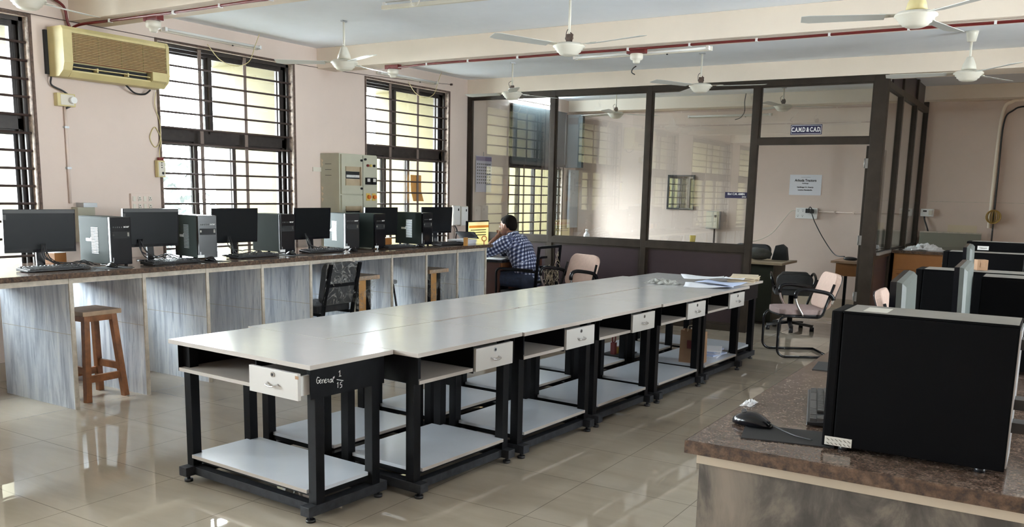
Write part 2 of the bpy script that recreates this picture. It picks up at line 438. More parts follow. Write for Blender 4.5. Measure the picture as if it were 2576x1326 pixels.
# ------------------------------------------------------------------ windows
def window(idx, a, b, side='left'):
    W_ = b - a; k_ = W_ / 1.6
    root = struct(bpy.data.objects.new('window_%d' % idx, None)); COL.objects.link(root)
    root.location = {'left': (0, a, 0), 'right': (XR, b, 0), 'front': (b, Y0, 0)}[side]
    root.rotation_euler = (0, 0, {'left': 0, 'right': pi, 'front': pi / 2}[side])
    z0, z1 = WIN_Z0, WIN_Z1; zm0, zm1 = 1.925, 2.005
    # crumbling reveal and its brown border on the wall face
    g = G()
    e = .022
    g.box(.0005, .006, -e, W_ + e, z1, z1 + e); g.box(.0005, .006, -e, 0, z0, z1); g.box(.0005, .006, W_, W_ + e, z0, z1)
    g.build('reveal_border', 'rust', root)
    g = G()
    g.box(-.20, -.001, W_ - .012, W_ - .0005, z0, z1); g.box(-.20, -.001, .0005, .012, z0, z1)
    g.build('reveal_plaster', 'reveal', root)
    # fixed frame with its sliding tracks
    g = G()
    for x0, x1, t in ((-.20, -.175, .055), (-.165, -.14, .045), (-.13, -.105, .055), (-.075, -.055, .030)):
        g.box(x0, x1, .012, W_ - .012, z1 - t, z1); g.box(x0, x1, .012, W_ - .012, z0, z0 + t)
        g.box(x0, x1, .012, .012 + t, z0, z1); g.box(x0, x1, W_ - .012 - t, W_ - .012, z0, z1)
    g.box(-.20, -.105, .012, W_ - .012, z1 - .018, z1); g.box(-.20, -.105, .012, .03, z0, z1); g.box(-.20, -.105, W_ - .03, W_ - .012, z0, z1)
    g.box(-.20, -.105, .012, W_ - .012, zm0, zm1)
    g.build('window_frame', 'win_frame', root)
    # bare aluminium slides between the tracks
    g = G()
    for x in (-.171, -.136): g.box(x, x + .006, .03, W_ - .03, z1 - .035, z1 - .018); g.box(x, x + .006, W_ - .05, W_ - .03, z0, z1)
    g.build('track', 'alu_edge', root)
    # sashes: two above the rail, three below
    def sash(y0, y1, za, zb, x, w=.042):
        g = G()
        g.box(x, x + .022, y0, y0 + w, za, zb); g.box(x, x + .022, y1 - w, y1, za, zb)
        g.box(x, x + .022, y0 + w, y1 - w, za, za + w); g.box(x, x + .022, y0 + w, y1 - w, zb - w, zb)
        s = g.build('sash', 'win_frame', root)
        G().box(x + .009, x + .013, y0 + w, y1 - w, za + w, zb - w).build('pane', 'win_glass', s)
    for k, (p0, p1) in enumerate(((.03, .645 * k_), (.645 * k_ - .02, W_ - .05))): sash(p0, p1, zm1, z1 - .03, -.165 if k == 0 else -.13)
    for k, (p0, p1) in enumerate(((.03, .47 * k_), (.435 * k_, .925 * k_), (.885 * k_, W_ - .05))): sash(p0, p1, z0 + .03, zm0, -.165 if k != 1 else -.13)
    # burglar grille
    g = G()
    z = 2.573
    zs = [2.573 - .1352 * k for k in range(13)]
    for z in zs:
        if z > z0 + .03: g.cyl((-.03, .003, z), (-.03, W_ - .003, z), .0095, n=8)
    g.build('grille_bars', 'grill_bar', root)
    g = G()
    for y in (.473 * k_, 1.0 * k_): g.box(-.041, -.033, y - .018, y + .018, z0, z1 - .01)
    g.build('flat_bars', 'flat_bar', root)
    # projecting concrete hood outside
    d = 1.0
    g = G()
    g.box(-T - d, -T, W_, W_ + .10, z0 - .1, z1 + .14); g.box(-T - d, -T, -.10, 0, z0 - .1, z1 + .14)
    g.box(-T - d, -T, -.10, W_ + .10, z1 + .04, z1 + .14); g.box(-T - d, -T, -.10, W_ + .10, z0 - .12, z0 - .02)
    g.build('hood', 'hood', root)
    return root
for i, (a, b) in enumerate(WINDOWS): window(i + 1, a, b)
for i, (a, b) in enumerate(WINDOWS_R): window(i + 7, a, b, 'right')
for i, (a, b) in enumerate(WINDOWS_F): window(i + 9, a, b, 'front')

# outside: ground and trees
struct(G().box(-60, -1.4, -40, 60, -4.2, -4.1).build('ground', 'ground'))
def tree(label, x, y, h, r, seed):
    rnd = random.Random(seed)
    t = thing('tree', label, 'tree', (x, y, -4.1), 0, 'trees outside the windows')
    g = G(); g.tube([(0, 0, 0), (.1, .05, h * .3), (-.05, .1, h * .6), (.1, 0, h * .8)], [.2, .16, .11, .05], 8)
    for k in range(6):
        a = rnd.uniform(0, 6.28); z = h * rnd.uniform(.35, .7)
        g.tube([(0, 0, z), (cos(a) * r * .4, sin(a) * r * .4, z + .5), (cos(a) * r * .8, sin(a) * r * .8, z + 1.1)], [.07, .05, .02], 6)
    g.build('trunk', 'bark', t)
    g = G()
    for k in range(1500):
        a = rnd.uniform(0, 6.28); e = math.asin(rnd.uniform(-.6, 1)); q = r * rnd.uniform(.35, 1) ** .6
        c = V((cos(a) * cos(e) * q, sin(a) * cos(e) * q, h * .72 + sin(e) * q * .9))
        u = V((rnd.gauss(0, 1), rnd.gauss(0, 1), rnd.gauss(0, 1))).normalized(); v = u.cross(V((rnd.gauss(0, 1), rnd.gauss(0, 1), 1))).normalized()
        s = rnd.uniform(.07, .15)
        g.add([c - u * s, c + v * s * .5, c + u * s, c - v * s * .5], [(0, 1, 2, 3)])
    g.build('foliage', 'leaf', t)
tree('pale leafy tree outside seen through the left half of the middle window', -7.5, 9.3, 6.6, 2.1, 3)
tree('pale leafy tree outside seen through the far window by the panel board', -8.5, 15.2, 6.2, 2.0, 4)

# ------------------------------------------------------------------ glazed partition of the office
PX0, PX1 = 5.055, 5.19        # corner post
part = struct(bpy.data.objects.new('wall_partition', None)); COL.objects.link(part)
yp0, yp1 = 9.80, 9.865
ZT = 2.782
posts = [(.004, .055), (1.262, 1.332), (2.555, 2.62), (3.82, 3.89), (PX0, PX1)]
for a, b in posts: G().box(a, b, yp0, yp1, 0, ZT).build('post', 'alu_brown', part, bevel=.004)
def rail(x0, x1, z0, z1, d=0): G().box(x0, x1, yp0 + d, yp1 - d, z0, z1).build('rail', 'alu_brown', part, bevel=.003)
for (a0, a), (b, b1) in zip(posts[:4], posts[1:]):
    rail(a, b, 2.718, ZT)
    if b < 5: rail(a, b, .905, .985); rail(a, b, .0, .07)
rail(3.89, PX0, 2.093, 2.162)
# slim glazing beads and panes
def pane(x0, x1, z0, z1):
    b = .014
    g = G()
    g.box(x0, x0 + b, yp0 + .012, yp1 - .012, z0, z1); g.box(x1 - b, x1, yp0 + .012, yp1 - .012, z0, z1)
    g.box(x0 + b, x1 - b, yp0 + .012, yp1 - .012, z0, z0 + b); g.box(x0 + b, x1 - b, yp0 + .012, yp1 - .012, z1 - b, z1)
    g.build('glazing_bead', 'alu_brown', part)
    G().box(x0 + b, x1 - b, yp0 + .03, yp0 + .035, z0 + b, z1 - b).build('glass_pane', 'part_glass', part)
for (a0, a), (b, b1) in zip(posts[:3], posts[1:4]):
    pane(a, b, .985, 2.718)
    G().box(a + .03, b - .03, yp0 + .022, yp0 + .042, .095, .885).build('lower_panel', 'panel_dark', part)
    g = G(); z0, z1 = .07, .905
    for q in ((a, a + .03, z0, z1), (b - .03, b, z0, z1), (a + .03, b - .03, z0, z0 + .025), (a + .03, b - .03, z1 - .02, z1)): g.box(q[0], q[1], yp0 + .014, yp1 - .014, q[2], q[3])
    g.build('panel_trim', 'alu_brown', part)
pane(3.89, PX0, 2.162, 2.718)
# side run of the partition, along y at x = 5.12..5.19
side = struct(bpy.data.objects.new('wall_partition_side', None)); COL.objects.link(side)
sy = [(9.866, 9.90), (10.80, 10.88), (11.86, 11.94), (12.84, 12.895)]
sx0, sx1 = 5.125, 5.19
for a, b in sy: G().box(sx0, sx1, a, b, 0, 2.785 if a < 10 else (CZ if a < 12.5 else 2.799)).build('post', 'alu_brown', side, bevel=.004)
for (a0, a), (b, b1) in zip(sy, sy[1:]):
    G().box(sx0, sx1, a, b, 2.66, 2.73).build('rail', 'alu_brown', side, bevel=.003)
    G().box(sx0, sx1, a, b, .90, .97).build('rail', 'alu_brown', side, bevel=.003)
    G().box(sx0, sx1, a, b, .0, .07).build('rail', 'alu_brown', side, bevel=.003)
    G().box(sx0 + .03, sx0 + .035, a, b, .97, 2.66).build('glass_pane', 'part_glass', side)
    G().box(sx0 + .02, sx0 + .04, a, b, .07, .90).build('lower_panel', 'panel_dark', side)
    y0_, y1_ = (10.245, b) if a < 10 else (a, b if b < 12.5 else 12.595)
    G().box(sx0 + .02, sx0 + .04, y0_, y1_, 2.73, CZ - .002).build('upper_panel', 'panel_dark', side)
G().box(PX1 + .001, PX1 + .03, 9.94, 10.72, .945, .975).build('sill_strip', 'alu_edge', side)
# the open door leaf, swung into the office
d = struct(bpy.data.objects.new('door_1', None)); COL.objects.link(d); d.location = (5.035, 9.88, 0)
g = G()
L = .98
for a, b, z0, z1 in ((0, .06, .01, 2.08), (L - .06, L, .01, 2.08), (.06, L - .06, .01, .09), (.06, L - .06, .90, .97), (.06, L - .06, 2.01, 2.08)): g.box(-.02, .02, a, b, z0, z1)
g.build('door_frame', 'alu_brown', d, bevel=.003)
G().box(-.003, .002, .06, L - .06, .97, 2.01).build('glass_pane', 'part_glass', d)
G().box(-.008, .008, .06, L - .06, .09, .90).build('lower_panel', 'panel_dark', d)
g = G()
for z in (.45, 1.05, 1.85): g.box(-.025, .012, -.012, .0, z, z + .10); g.cyl((-.025, -.008, z), (-.025, -.008, z + .10), .007)
g.build('hinge', 'alu_edge', d)

# ================================================================== WINDOW COUNTER
ZT1 = .934
def worktop(root, x0, x1, y0, y1, z0, z1):
    g = G()
    e = .004
    g.box(x0 + e, x1 - e, y0 + e, y1 - e, z0 + e, z1, 0)
    g.box(x0, x1, y0, y0 + e, z0, z1 - .001, 1); g.box(x0, x1, y1 - e, y1, z0, z1 - .001, 1)
    g.box(x0, x0 + e, y0 + e, y1 - e, z0, z1 - .001, 1); g.box(x1 - e, x1, y0 + e, y1 - e, z0, z1 - .001, 1)
    return g.build('worktop', ['granite', 'granite_edge'], root)
ctr = thing('computer_counter', 'long granite-topped counter under the windows on grey streaked marble uprights', 'counter', (0, 0, 0))
worktop(ctr, .40, 1.315, 1.2, 8.46, .899, ZT1)
for k in range(-4, 10):
    y = 3.39 + .5535 * k
    g = G(); g.box(.424, 1.272, y - .012, y + .012, 0, .899, 0); g.box(1.272, 1.284, y - .013, y + .013, 0, .899, 1)
    o = g.build('upright_panel', ['marble', 'cement'], ctr)
    G().box(.43, 1.27, y - .0125, y - .0119, .515, .518).build('slab_joint', 'cement', o)
for k in range(-4, 9):
    y = 3.39 + .5535 * k
    G().box(1.262, 1.28, y + .014, y + .5395, .862, .899).build('fascia', 'cement', ctr)
    G().box(.43, .46, y + .014, y + .5395, .80, .899).build('back_rail', 'dark_grey', ctr)

# ------------------------------------------------------------------ monitors
def make_monitor(label, back='black_plastic', top_reflection=False, group='monitors on the window counter', tilt=.06):
    W_, H_ = .468, .295
    t = thing('monitor', label, 'monitor', (0, 0, 0), 0, group)
    X = Matrix.Translation((0, 0, .110)) @ Matrix.Rotation(tilt, 4, 'X')
    g = G(); g.box(-W_ / 2, W_ / 2, 0, .016, 0, H_, 0, X)
    p = [(-.5, 0), (-.5, 1), (.5, 1), (.5, 0)]
    vs = []
    for yy, kx, z0, z1 in ((.016, 1, .0, 1), (.030, .985, .015, .985), (.040, .93, .05, .95)):
        vs += [X @ V((kx * W_ * a, yy, (z0 if b == 0 else z1) * H_)) for a, b in p]
    fs = [(8, 9, 10, 11)]
    for j in (0, 4):
        for k in range(4): fs.append((j + k, j + (k + 1) % 4, j + 4 + (k + 1) % 4, j + 4 + k))
    g.add(vs, fs, 1)
    case = g.build('casing', ['gloss_black', back], t)
    g = G(); b = .012
    g.box(-W_ / 2 + b, W_ / 2 - b, -.0012, .0, .022, H_ - b, 0, X); g.build('screen', 'screen', t)
    if top_reflection:  # grey strips paint a reflection along the bezel top
        g = G(); g.box(-W_ / 2 + .004, W_ / 2 - .004, -.002, -.0013, H_ - .026, H_ - .002, 0, X); g.box(-W_ / 2 + .002, -W_ / 2 + .02, -.002, -.0013, H_ - .07, H_ - .035, 0, X)
        g.build('reflection_strip', 'dark_grey', t, label='painted grey reflection strip')
    g = G(); g.bar((0, .022, .006), (0, .03, .17), .055, .018, 0, (0, 1, 0)); g.build('stand_neck', 'gloss_black', t)
    g = G(); g.lathe([(.0, 0), (.098, 0), (.10, .004), (.096, .009), (.03, .013), (0, .013)], (0, .05, 0), 24); o = g.build('stand_base', 'gloss_black', t); o.scale = (1, .85, 1)
    return t
def place(o, x, y, z, face_deg):
    o.location = (x, y, z); o.rotation_euler = (0, 0, radians(face_deg + 90)); return o
ML = [('nearest black monitor on the window counter, grey reflection painted along its top edge', .852, 3.453, -10, True),
      ('second black monitor along the window counter, in front of the bare wall', .796, 4.369, -4.8, True),
      ('third black monitor along the window counter, in front of the middle window', .79, 5.204, -2, False),
      ('fourth black monitor along the window counter, below the wall right of the middle window', .79, 6.125, 0, False),
      ('fifth black monitor along the window counter, just right of the panel board', .72, 7.20, -6.3, False),
      ('farthest black monitor on the window counter, beside the paper stack', .728, 8.17, -10.5, False)]
for l, x, y, a, tp in ML: place(make_monitor(l, top_reflection=tp), x, y, ZT1, a)

# ------------------------------------------------------------------ computer towers
def make_tower(label, top='case_side', sidem='case_side', vent=True, tag_=False, group='computer towers on the window counter', rear=False, D=.39, fm='gloss_black'):
    W_, H_ = .165, .352
    t = thing('computer_tower', label, 'computer', (0, 0, 0), 0, group)
    g = G(); g.box(-W_ / 2, W_ / 2, -D / 2 + .028, D / 2, .012, H_ - .006, 0); g.box(-W_ / 2, W_ / 2, -D / 2 + .026, D / 2, H_ - .006, H_, 1)
    case = g.build('case', [sidem, top], t, bevel=.003)
    g = G(); g.box(-W_ / 2, W_ / 2, -D / 2, -D / 2 + .026, .008, H_ - .001)
    fp = g.build('front_panel', fm, t, bevel=.005)
    yf = -D / 2
    g = G(); g.box(-W_ / 2 + .012, W_ / 2 - .012, yf - .0016, yf, H_ - .155, H_ - .105); g.build('drive_bay', 'matte_black', fp)
    text('acer', .024, 'white', fp, (W_ / 2 - .038, yf - .0012, H_ - .070), (pi / 2, 0, 0), name='logo', sx=1.1)
    g = G()
    for k in range(5): g.box(-W_ / 2 + .020 + .016 * k, -W_ / 2 + .028 + .016 * k, yf - .0012, yf, H_ - .078, H_ - .068)
    g.build('ports', 'dark_grey', fp)
    g = G(); g.box(W_ / 2 - .032, W_ / 2 - .018, yf - .0016, yf, H_ - .140, H_ - .112); g.box(-W_ / 2 + .014, -W_ / 2 + .028, yf - .0016, yf, H_ - .135, H_ - .118); g.build('sticker', 'label', fp)
    g = G(); g.box(-W_ / 2 + .013, -W_ / 2 + .016, yf - .002, yf, .02, .06); g.build('eject_slot', 'steel', fp)
    for sx in (-1, 1):
        for yy in (-D / 2 + .05, D / 2 - .05): G().cyl((sx * (W_ / 2 - .02), yy, 0), (sx * (W_ / 2 - .02), yy, .0125), .012, n=10).build('foot', 'black_plastic', t)
    if vent:
        g = G(); x = -W_ / 2
        for k in range(17):
            z = .085 + .0115 * k; g.bar((x - .0005, -D / 2 + .155, z), (x - .0005, -D / 2 + .235, z), .004, .0042)
        g.build('vent_slats', 'steel', case)
        g = G(); g.box(x - .0015, x, -D / 2 + .240, -D / 2 + .305, .170, .176); g.box(x - .0015, x, -D / 2 + .240, -D / 2 + .246, .176, .20); g.box(x - .003, x, -D / 2 + .247, -D / 2 + .303, .176, .190)
        g.build('latch', 'steel', case)
    if tag_:
        G().box(-W_ / 2 - .012, -W_ / 2 + .045, yf - .0025, yf - .0005, .013, .035).build('number_tag', 'white', fp)
    if rear:
        g = G(); g.box(-W_ / 2 + .006, W_ / 2 - .006, D / 2, D / 2 + .003, .02, H_ - .012); g.build('rear_plate', 'steel', t, label='bare metal rear plate')
        for k, z in enumerate((.29, .15, .095)):
            G().box(-.02, .03, D / 2 + .003, D / 2 + .05, z, z + .024).tube(spline([(0, D / 2 + .05, z + .012), (.0, D / 2 + .11, z - .01), (.03 * k, D / 2 + .15, .09), (.05, D / 2 + .13, .012)], 6), .005, 6).build('plugged_cable', 'black_plastic', t)
    return t
def place_tower(o, nx, ny, z, face, D=.39):
    th = radians(face); n = V((cos(th), sin(th))); tt = V((-n.y, n.x)); c = V((nx, ny)) + tt * .0825 - n * D / 2
    o.location = (c.x, c.y, z); o.rotation_euler = (0, 0, th + pi / 2); return o
TL = [('nearest computer tower on the window counter, greenish window light put into its colour', 1.031, 3.865, -1, True, False),
      ('second computer tower along the window counter, left of the third monitor', .94, 4.70, -10, True, True),
      ('third computer tower along the window counter, dark side without slats', .875, 5.645, -3, False, True),
      ('fourth computer tower along the window counter, left one of the touching pair', .90, 6.462, -14, True, True),
      ('fifth computer tower along the window counter, right one of the touching pair', 1.045, 6.74, 4, False, True),
      ('farthest computer tower on the window counter, before the last monitor', .981, 7.592, -1, True, False)]
for l, x, y, a, vt, tg in TL: place_tower(make_tower(l, vent=vt, tag_=tg), x, y, ZT1, a)

# ------------------------------------------------------------------ keyboards, mice, pads
def make_keyboard(label, group, km='key', W_=.445):
    t = thing('keyboard', label, 'keyboard', (0, 0, 0), 0, group)
    g = G(); X = Matrix.Rotation(.10, 4, 'X')
    g.prism([(-.072, .004), (-.072, .014), (.07, .026), (.07, .004)], 0, W_, 0, Matrix(((0, 1, 0, -W_ / 2), (1, 0, 0, 0), (0, 0, 1, 0), (0, 0, 0, 1))))
    g.box(-.2, -.17, .04, .065, 0, .005); g.box(.17, .2, .04, .065, 0, .005); g.box(-.2, -.17, -.065, -.05, 0, .005); g.box(.17, .2, -.065, -.05, 0, .005)
    g.build('base', 'black_plastic', t, bevel=.002, seg=1)
    g = G()
    def key(x, w, y): z = .014 + (y + .072) / .142 * .012; g.prism([(x - w / 2 + .001, z - .001), (x - w / 2 + .0025, z + .0085), (x + w / 2 - .0025, z + .0085), (x + w / 2 - .001, z - .001)], y - .0085, y + .0085)
    for r in range(5):
        y = -.055 + .0195 * r
        x = -.205
        while x < .10:
            w = .019
            if r == 0 and -.14 < x < .0: w = .11
            key(x + w / 2, w, y); x += w
        for c in range(3): key(.118 + .019 * c - (0.0), .019, y) if r in (0, 3, 4) else None
        for c in range(3): key(.182 - .002 + .0155 * c - .0, .0155, y)
    for k in range(15): key(-.198 + .028 * k, .017, .055)
    g.build('keys', km, t)
    return t
def make_mouse(label, group, cord):
    t = thing('mouse', label, 'mouse', (0, 0, 0), 0, group)
    g = G(); prof = []
    N = 10
    vs = []
    for i in range(N + 1):
        s = i / N; y = -.055 + .11 * s
        wd = .031 * (sin(pi * min(max(s, .02), .98)) ** .38); h = .036 * (sin(pi * (s * .86 + .10)) ** .8)
        for k in range(9):
            a = pi * k / 8; vs.append((wd * cos(a), y, .001 + max(h, .002) * sin(a) ** .8))
    fs = [(i * 9 + k, i * 9 + k + 1, (i + 1) * 9 + k + 1, (i + 1) * 9 + k) for i in range(N) for k in range(8)]
    fs += [tuple(range(9)), tuple(N * 9 + k for k in range(8, -1, -1))]
    fs += [(i * 9, (i + 1) * 9, (i + 1) * 9 + 8, i * 9 + 8) for i in range(N)]
    g.add(vs, fs, 0, True); g.build('body', 'gloss_black', t)
    G().cyl((-.004, -.026, .034), (.004, -.026, .034), .007, n=12).build('wheel', 'dark_grey', t)
    G().tube(spline(cord, 8), .0018, 6).build('cord', 'black_plastic', t)
    return t
KG, MG = 'keyboards on the window counter', 'mice on the window counter'
KL = [('nearest keyboard on the window counter, in front of the nearest monitor', 1.045, 3.425, 90),
      ('second keyboard along the window counter, right of the nearest tower', 1.12, 4.30, 92),
      ('third keyboard along the window counter, right of the second tower', 1.03, 5.18, 88),
      ('fourth keyboard along the window counter, right of the third tower', .99, 6.05, 87),
      ('fifth keyboard along the window counter, right of the paired towers', 1.04, 7.09, 88),
      ('farthest keyboard on the window counter, under the last monitor', 1.08, 7.93, 88)]
for l, x, y, r in KL:
    k = make_keyboard(l, KG); k.location = (x, y, ZT1); k.rotation_euler = (0, 0, radians(r))
for l, x, y, r, pad in [('nearest mouse on the window counter, on a black pad by the nearest tower', 1.13, 3.80, 80, True), ('second mouse along the window counter, by the second tower', 1.16, 4.63, 95, True),
                   ('third mouse along the window counter, by the third tower', 1.075, 5.57, 85, True), ('fourth mouse along the window counter, before the paired towers', 1.09, 6.36, 90, False),
                   ('farthest mouse on the window counter, left of the last tower', 1.08, 7.42, 90, False)]:
    q = make_mouse(l, MG, [(0, .05, .01), (0, .1, .003), (.03, .16, .002), (.02, .24, .002)]); q.location = (x, y, ZT1 + (.0035 if pad else 0)); q.rotation_euler = (0, 0, radians(r))
    if pad:
        o = G().box(-.11, .11, -.09, .09, 0, .003).build('mouse_pad', 'matte_black', loc=(x + .01, y, ZT1), rz=radians(r + 4), bevel=.001)
        tag(o, 'thin black mouse pad under the %s mouse on the window counter' % {3.80: 'nearest', 4.63: 'second', 5.57: 'third'}[y], 'mouse pad', 'mouse pads on the window counter')
def cable_bundle(label, x, y, seed, n=5, mt='black_plastic', L=.35):
    rnd = random.Random(seed); g = G()
    for k in range(n):
        pts = [(rnd.uniform(-.05, .05), rnd.uniform(-.04, .04), .004 + .003 * k)]
        pts = [V((0, rnd.uniform(-.02, .02), .17)), V((.03, rnd.uniform(-.02, .03), .08))]
        for j in range(4): pts.append(V((rnd.uniform(-.02, .10), L * (j + 1) / 4 * rnd.uniform(.8, 1.1), rnd.uniform(.006, .05 if j < 3 else .012))))
        g.tube(spline(pts, 6), rnd.choice((.0028, .0035, .0045)), 6)
    o = g.build('cable_bundle', mt, loc=(x, y, ZT1)); tag(o, label, 'cable', 'cables behind the monitors')
cable_bundle('tangle of black cables behind the nearest monitor', .90, 3.44, 1, 6)
cable_bundle('tangle of black cables behind the second monitor, before the second tower', .80, 4.27, 2, 6, L=.30)
cable_bundle('thin cables behind the third monitor', .82, 5.1, 3, 3)
cable_bundle('coiled dark cables behind the fourth monitor', .83, 6.0, 4, 4, L=.28)
for l, x, y, s in [('small brown carton behind the second tower on the window counter', .64, 4.97, (.10, .09, .09)), ('small brown carton between the fifth and last towers, under the fifth monitor', .60, 7.38, (.14, .13, .075)), ('small brown carton behind the nearest tower on the window counter', .56, 3.72, (.12, .10, .08))]:
    t = thing('carton', l, 'box', (x, y, ZT1), .15, 'small cartons on the window counter')
    G().box(-s[0] / 2, s[0] / 2, -s[1] / 2, s[1] / 2, 0, s[2]).build('box_body', 'brown_lam', t, bevel=.002); G().box(-s[0] / 2 + .004, s[0] / 2 - .004, -s[1] / 2 + .004, s[1] / 2 - .004, s[2], s[2] + .004).build('lid', 'film_white', t)
# paper pile, folder and bits at the far end
def sheets(name, label, cat, loc, rz, n, w, h, mt, group=None, jit=.012, seed=1, th=.0035):
    rnd = random.Random(seed); g = G()
    for k in range(n):
        X = Matrix.Translation((rnd.uniform(-jit, jit), rnd.uniform(-jit, jit), k * th)) @ Matrix.Rotation(rnd.uniform(-.08, .08), 4, 'Z'); g.box(-w / 2, w / 2, -h / 2, h / 2, 0.0002, th, 0, X)
    o = g.build(name, mt, loc=loc, rz=rz); return tag(o, label, cat, group)
sheets('paper_stack', 'stack of white papers on the far end of the window counter', 'paper', (1.0, 8.30, ZT1), .1, 9, .21, .30, 'paper', th=.005)
o = G().box(-.11, .11, -.15, .15, 0, .004, 0, Matrix.Rotation(-.30, 4, 'X')).build('folder', 'gloss_black', loc=(1.07, 8.30, ZT1 + .095), rz=.4, bevel=.001); tag(o, 'open black folder tilted on top of the paper stack', 'folder')
o = G().box(-.02, .02, -.02, .02, 0, .088).build('wooden_block', 'ply', loc=(1.265, 7.99, ZT1), rz=.3, bevel=.002); tag(o, 'small orange wooden block standing at the edge of the window counter', 'block')
o = G().tube([(.028 * cos(a), 0, .062 + .028 * sin(a)) for a in [2 * pi * k / 16 for k in range(16)]], .006, 8, closed=True).box(-.006, .006, -.004, .004, .0, .035).build('ring_tag', 'orange', loc=(1.235, 8.40, ZT1), rz=.9); tag(o, 'small orange ring tag standing beside the paper stack', 'tag')

# ================================================================== RIGHT-HAND COUNTER
ZR = .90
c2 = thing('computer_counter', 'granite-topped counter at the lower right with a stained marble end panel', 'counter', (0, 0, 0))
worktop(c2, 6.068, 7.52, 2.105, 7.28, .866, ZR)
def stained():
    q = NT('stained_marble_end'); vec = q.coord('Object', (5.5, 5.5, 2.6))
    f = q.noise(vec, 1.1, 7, .62, .7); q.link(q.ramp(f, [(.40, (.048, .042, .037, 1)), (.48, (.085, .074, .064, 1)), (.54, (.15, .128, .105, 1)), (.66, (.21, .175, .14, 1))]), q.p.inputs['Base Color'])
    q.p.inputs['Roughness'].default_value = .5; return q.m
M['stained'] = stained()
G().box(6.10, 7.48, 2.135, 2.16, 0, .866).build('upright_panel', 'stained', c2)
for y in (3.4, 4.7, 6.0, 7.2): G().box(6.10, 7.48, y - .012, y + .012, 0, .866).build('upright_panel', 'marble', c2)
g = G(); g.box(6.095, 7.48, 2.126, 2.1345, .838, .8655); g.build('cement_strip', 'skirt', c2)
RG = 'computer towers on the right-hand counter'
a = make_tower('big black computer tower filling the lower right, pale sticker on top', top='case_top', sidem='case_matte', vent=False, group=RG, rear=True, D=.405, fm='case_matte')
place_tower(a, 6.378, 2.405, ZR, 180, .405)
G().box(.0827, .0835, -.195, -.130, .012, .034).build('warning_label', 'label', a)
g = G()
for k in range(2):
    for j in range(6): g.bar((.0836, -.190 + .010 * j, .029 - .010 * k), (.0836, -.184 + .010 * j, .024 - .010 * k), .0004, .0022, 0, (1, 0, 0))
g.build('label_print', 'matte_black', a)
G().box(-.035, .055, -.135, -.08, .3522, .3528).build('top_sticker', 'label', a)
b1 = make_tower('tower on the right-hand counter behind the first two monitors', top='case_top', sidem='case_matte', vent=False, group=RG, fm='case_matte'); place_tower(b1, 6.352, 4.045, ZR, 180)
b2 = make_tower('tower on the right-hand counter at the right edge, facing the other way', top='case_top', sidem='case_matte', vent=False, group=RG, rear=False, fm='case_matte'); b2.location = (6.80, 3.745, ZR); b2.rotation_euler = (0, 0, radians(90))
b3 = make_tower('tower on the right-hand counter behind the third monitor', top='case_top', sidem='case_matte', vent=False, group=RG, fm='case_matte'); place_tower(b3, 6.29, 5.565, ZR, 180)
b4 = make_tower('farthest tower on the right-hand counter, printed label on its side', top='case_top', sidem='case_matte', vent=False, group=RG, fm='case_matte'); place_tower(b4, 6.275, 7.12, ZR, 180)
lb = G().box(.0827, .0834, -.125, -.055, .295, .322).build('side_label', 'white', b4)
text('Telework', .012, 'matte_black', lb, (.0836, -.09, .308), (pi / 2, 0, pi / 2), name='print')
M['mon_back'] = mat('pale_grey_monitor_back', (.07, .08, .075, 1), .55, var=.1)
for l, x, y, f, z in [('nearest grey-backed monitor on the right-hand counter', 6.452, 2.78, 184, .0), ('second grey-backed monitor on the right-hand counter, right of the first', 6.545, 3.52, 182, .0), ('third grey-backed monitor on the right-hand counter, tallest against the towers', 6.435, 5.02, 183, .02)]:
    place(make_monitor(l, 'mon_back', group='monitors on the right-hand counter', tilt=.03), x, y, ZR + z * 0, f)
k = make_keyboard('black keyboard on the right-hand counter, partly behind the big tower', 'keyboards on the right-hand counter', 'key_near'); k.location = (6.315, 2.665, ZR); k.rotation_euler = (0, 0, radians(-77))
q = make_mouse('black mouse near the corner of the right-hand counter', 'mice on the right-hand counter', [(0, .05, .012), (.02, .10, .004), (.04, .14, .003), (.05, .185, .003)])
q.location = (6.17, 2.35, ZR + .0035); q.rotation_euler = (0, 0, radians(-97))
o = G().box(-.10, .13, -.075, .075, 0, .003).build('mouse_pad', 'matte_black', loc=(6.265, 2.30, ZR), rz=radians(12), bevel=.001); tag(o, 'black mouse pad under the mouse on the right-hand counter', 'mouse pad', 'mouse pads on the right-hand counter')
o = G().box(-.10, .10, -.09, .09, 0, .003).build('mouse_pad', 'matte_black', loc=(6.20, 3.38, ZR), rz=.1, bevel=.001); tag(o, 'dark mouse pad farther back on the right-hand counter, left of the big tower', 'mouse pad', 'mouse pads on the right-hand counter')
o = G().box(-.02, .02, -.02, .02, 0, .042).box(-.008, .008, -.022, -.02, .012, .03).build('gadget_box', 'kraft', loc=(6.575, 3.99, ZR + .353), rz=.4, bevel=.004); tag(o, 'small brown box lying on top of a tower at the right edge', 'box')
def crumple(name, label, cat, loc, size, seed, mt, n=14, parent=None):
    rnd = random.Random(seed); g = G(); vs = []
    for j in range(n):
        for i in range(n):
            u, v = i / (n - 1) * 2 - 1, j / (n - 1) * 2 - 1; e = max(0, 1 - (u * u + v * v) ** 1.2 * .8)
            z = size[2] * e * rnd.uniform(.25, 1.); edge = 1 + rnd.uniform(-.12, .12)
            vs.append((u * size[0] * edge, v * size[1] * edge, max(.002, z)))
    g.add(vs, [(j * n + i, j * n + i + 1, (j + 1) * n + i + 1, (j + 1) * n + i) for j in range(n - 1) for i in range(n - 1)])
    o = g.build(name, mt, parent, loc=loc)
    s = o.modifiers.new('thickness', 'SOLIDIFY'); s.thickness = .0012
    return tag(o, label, cat) if label else o
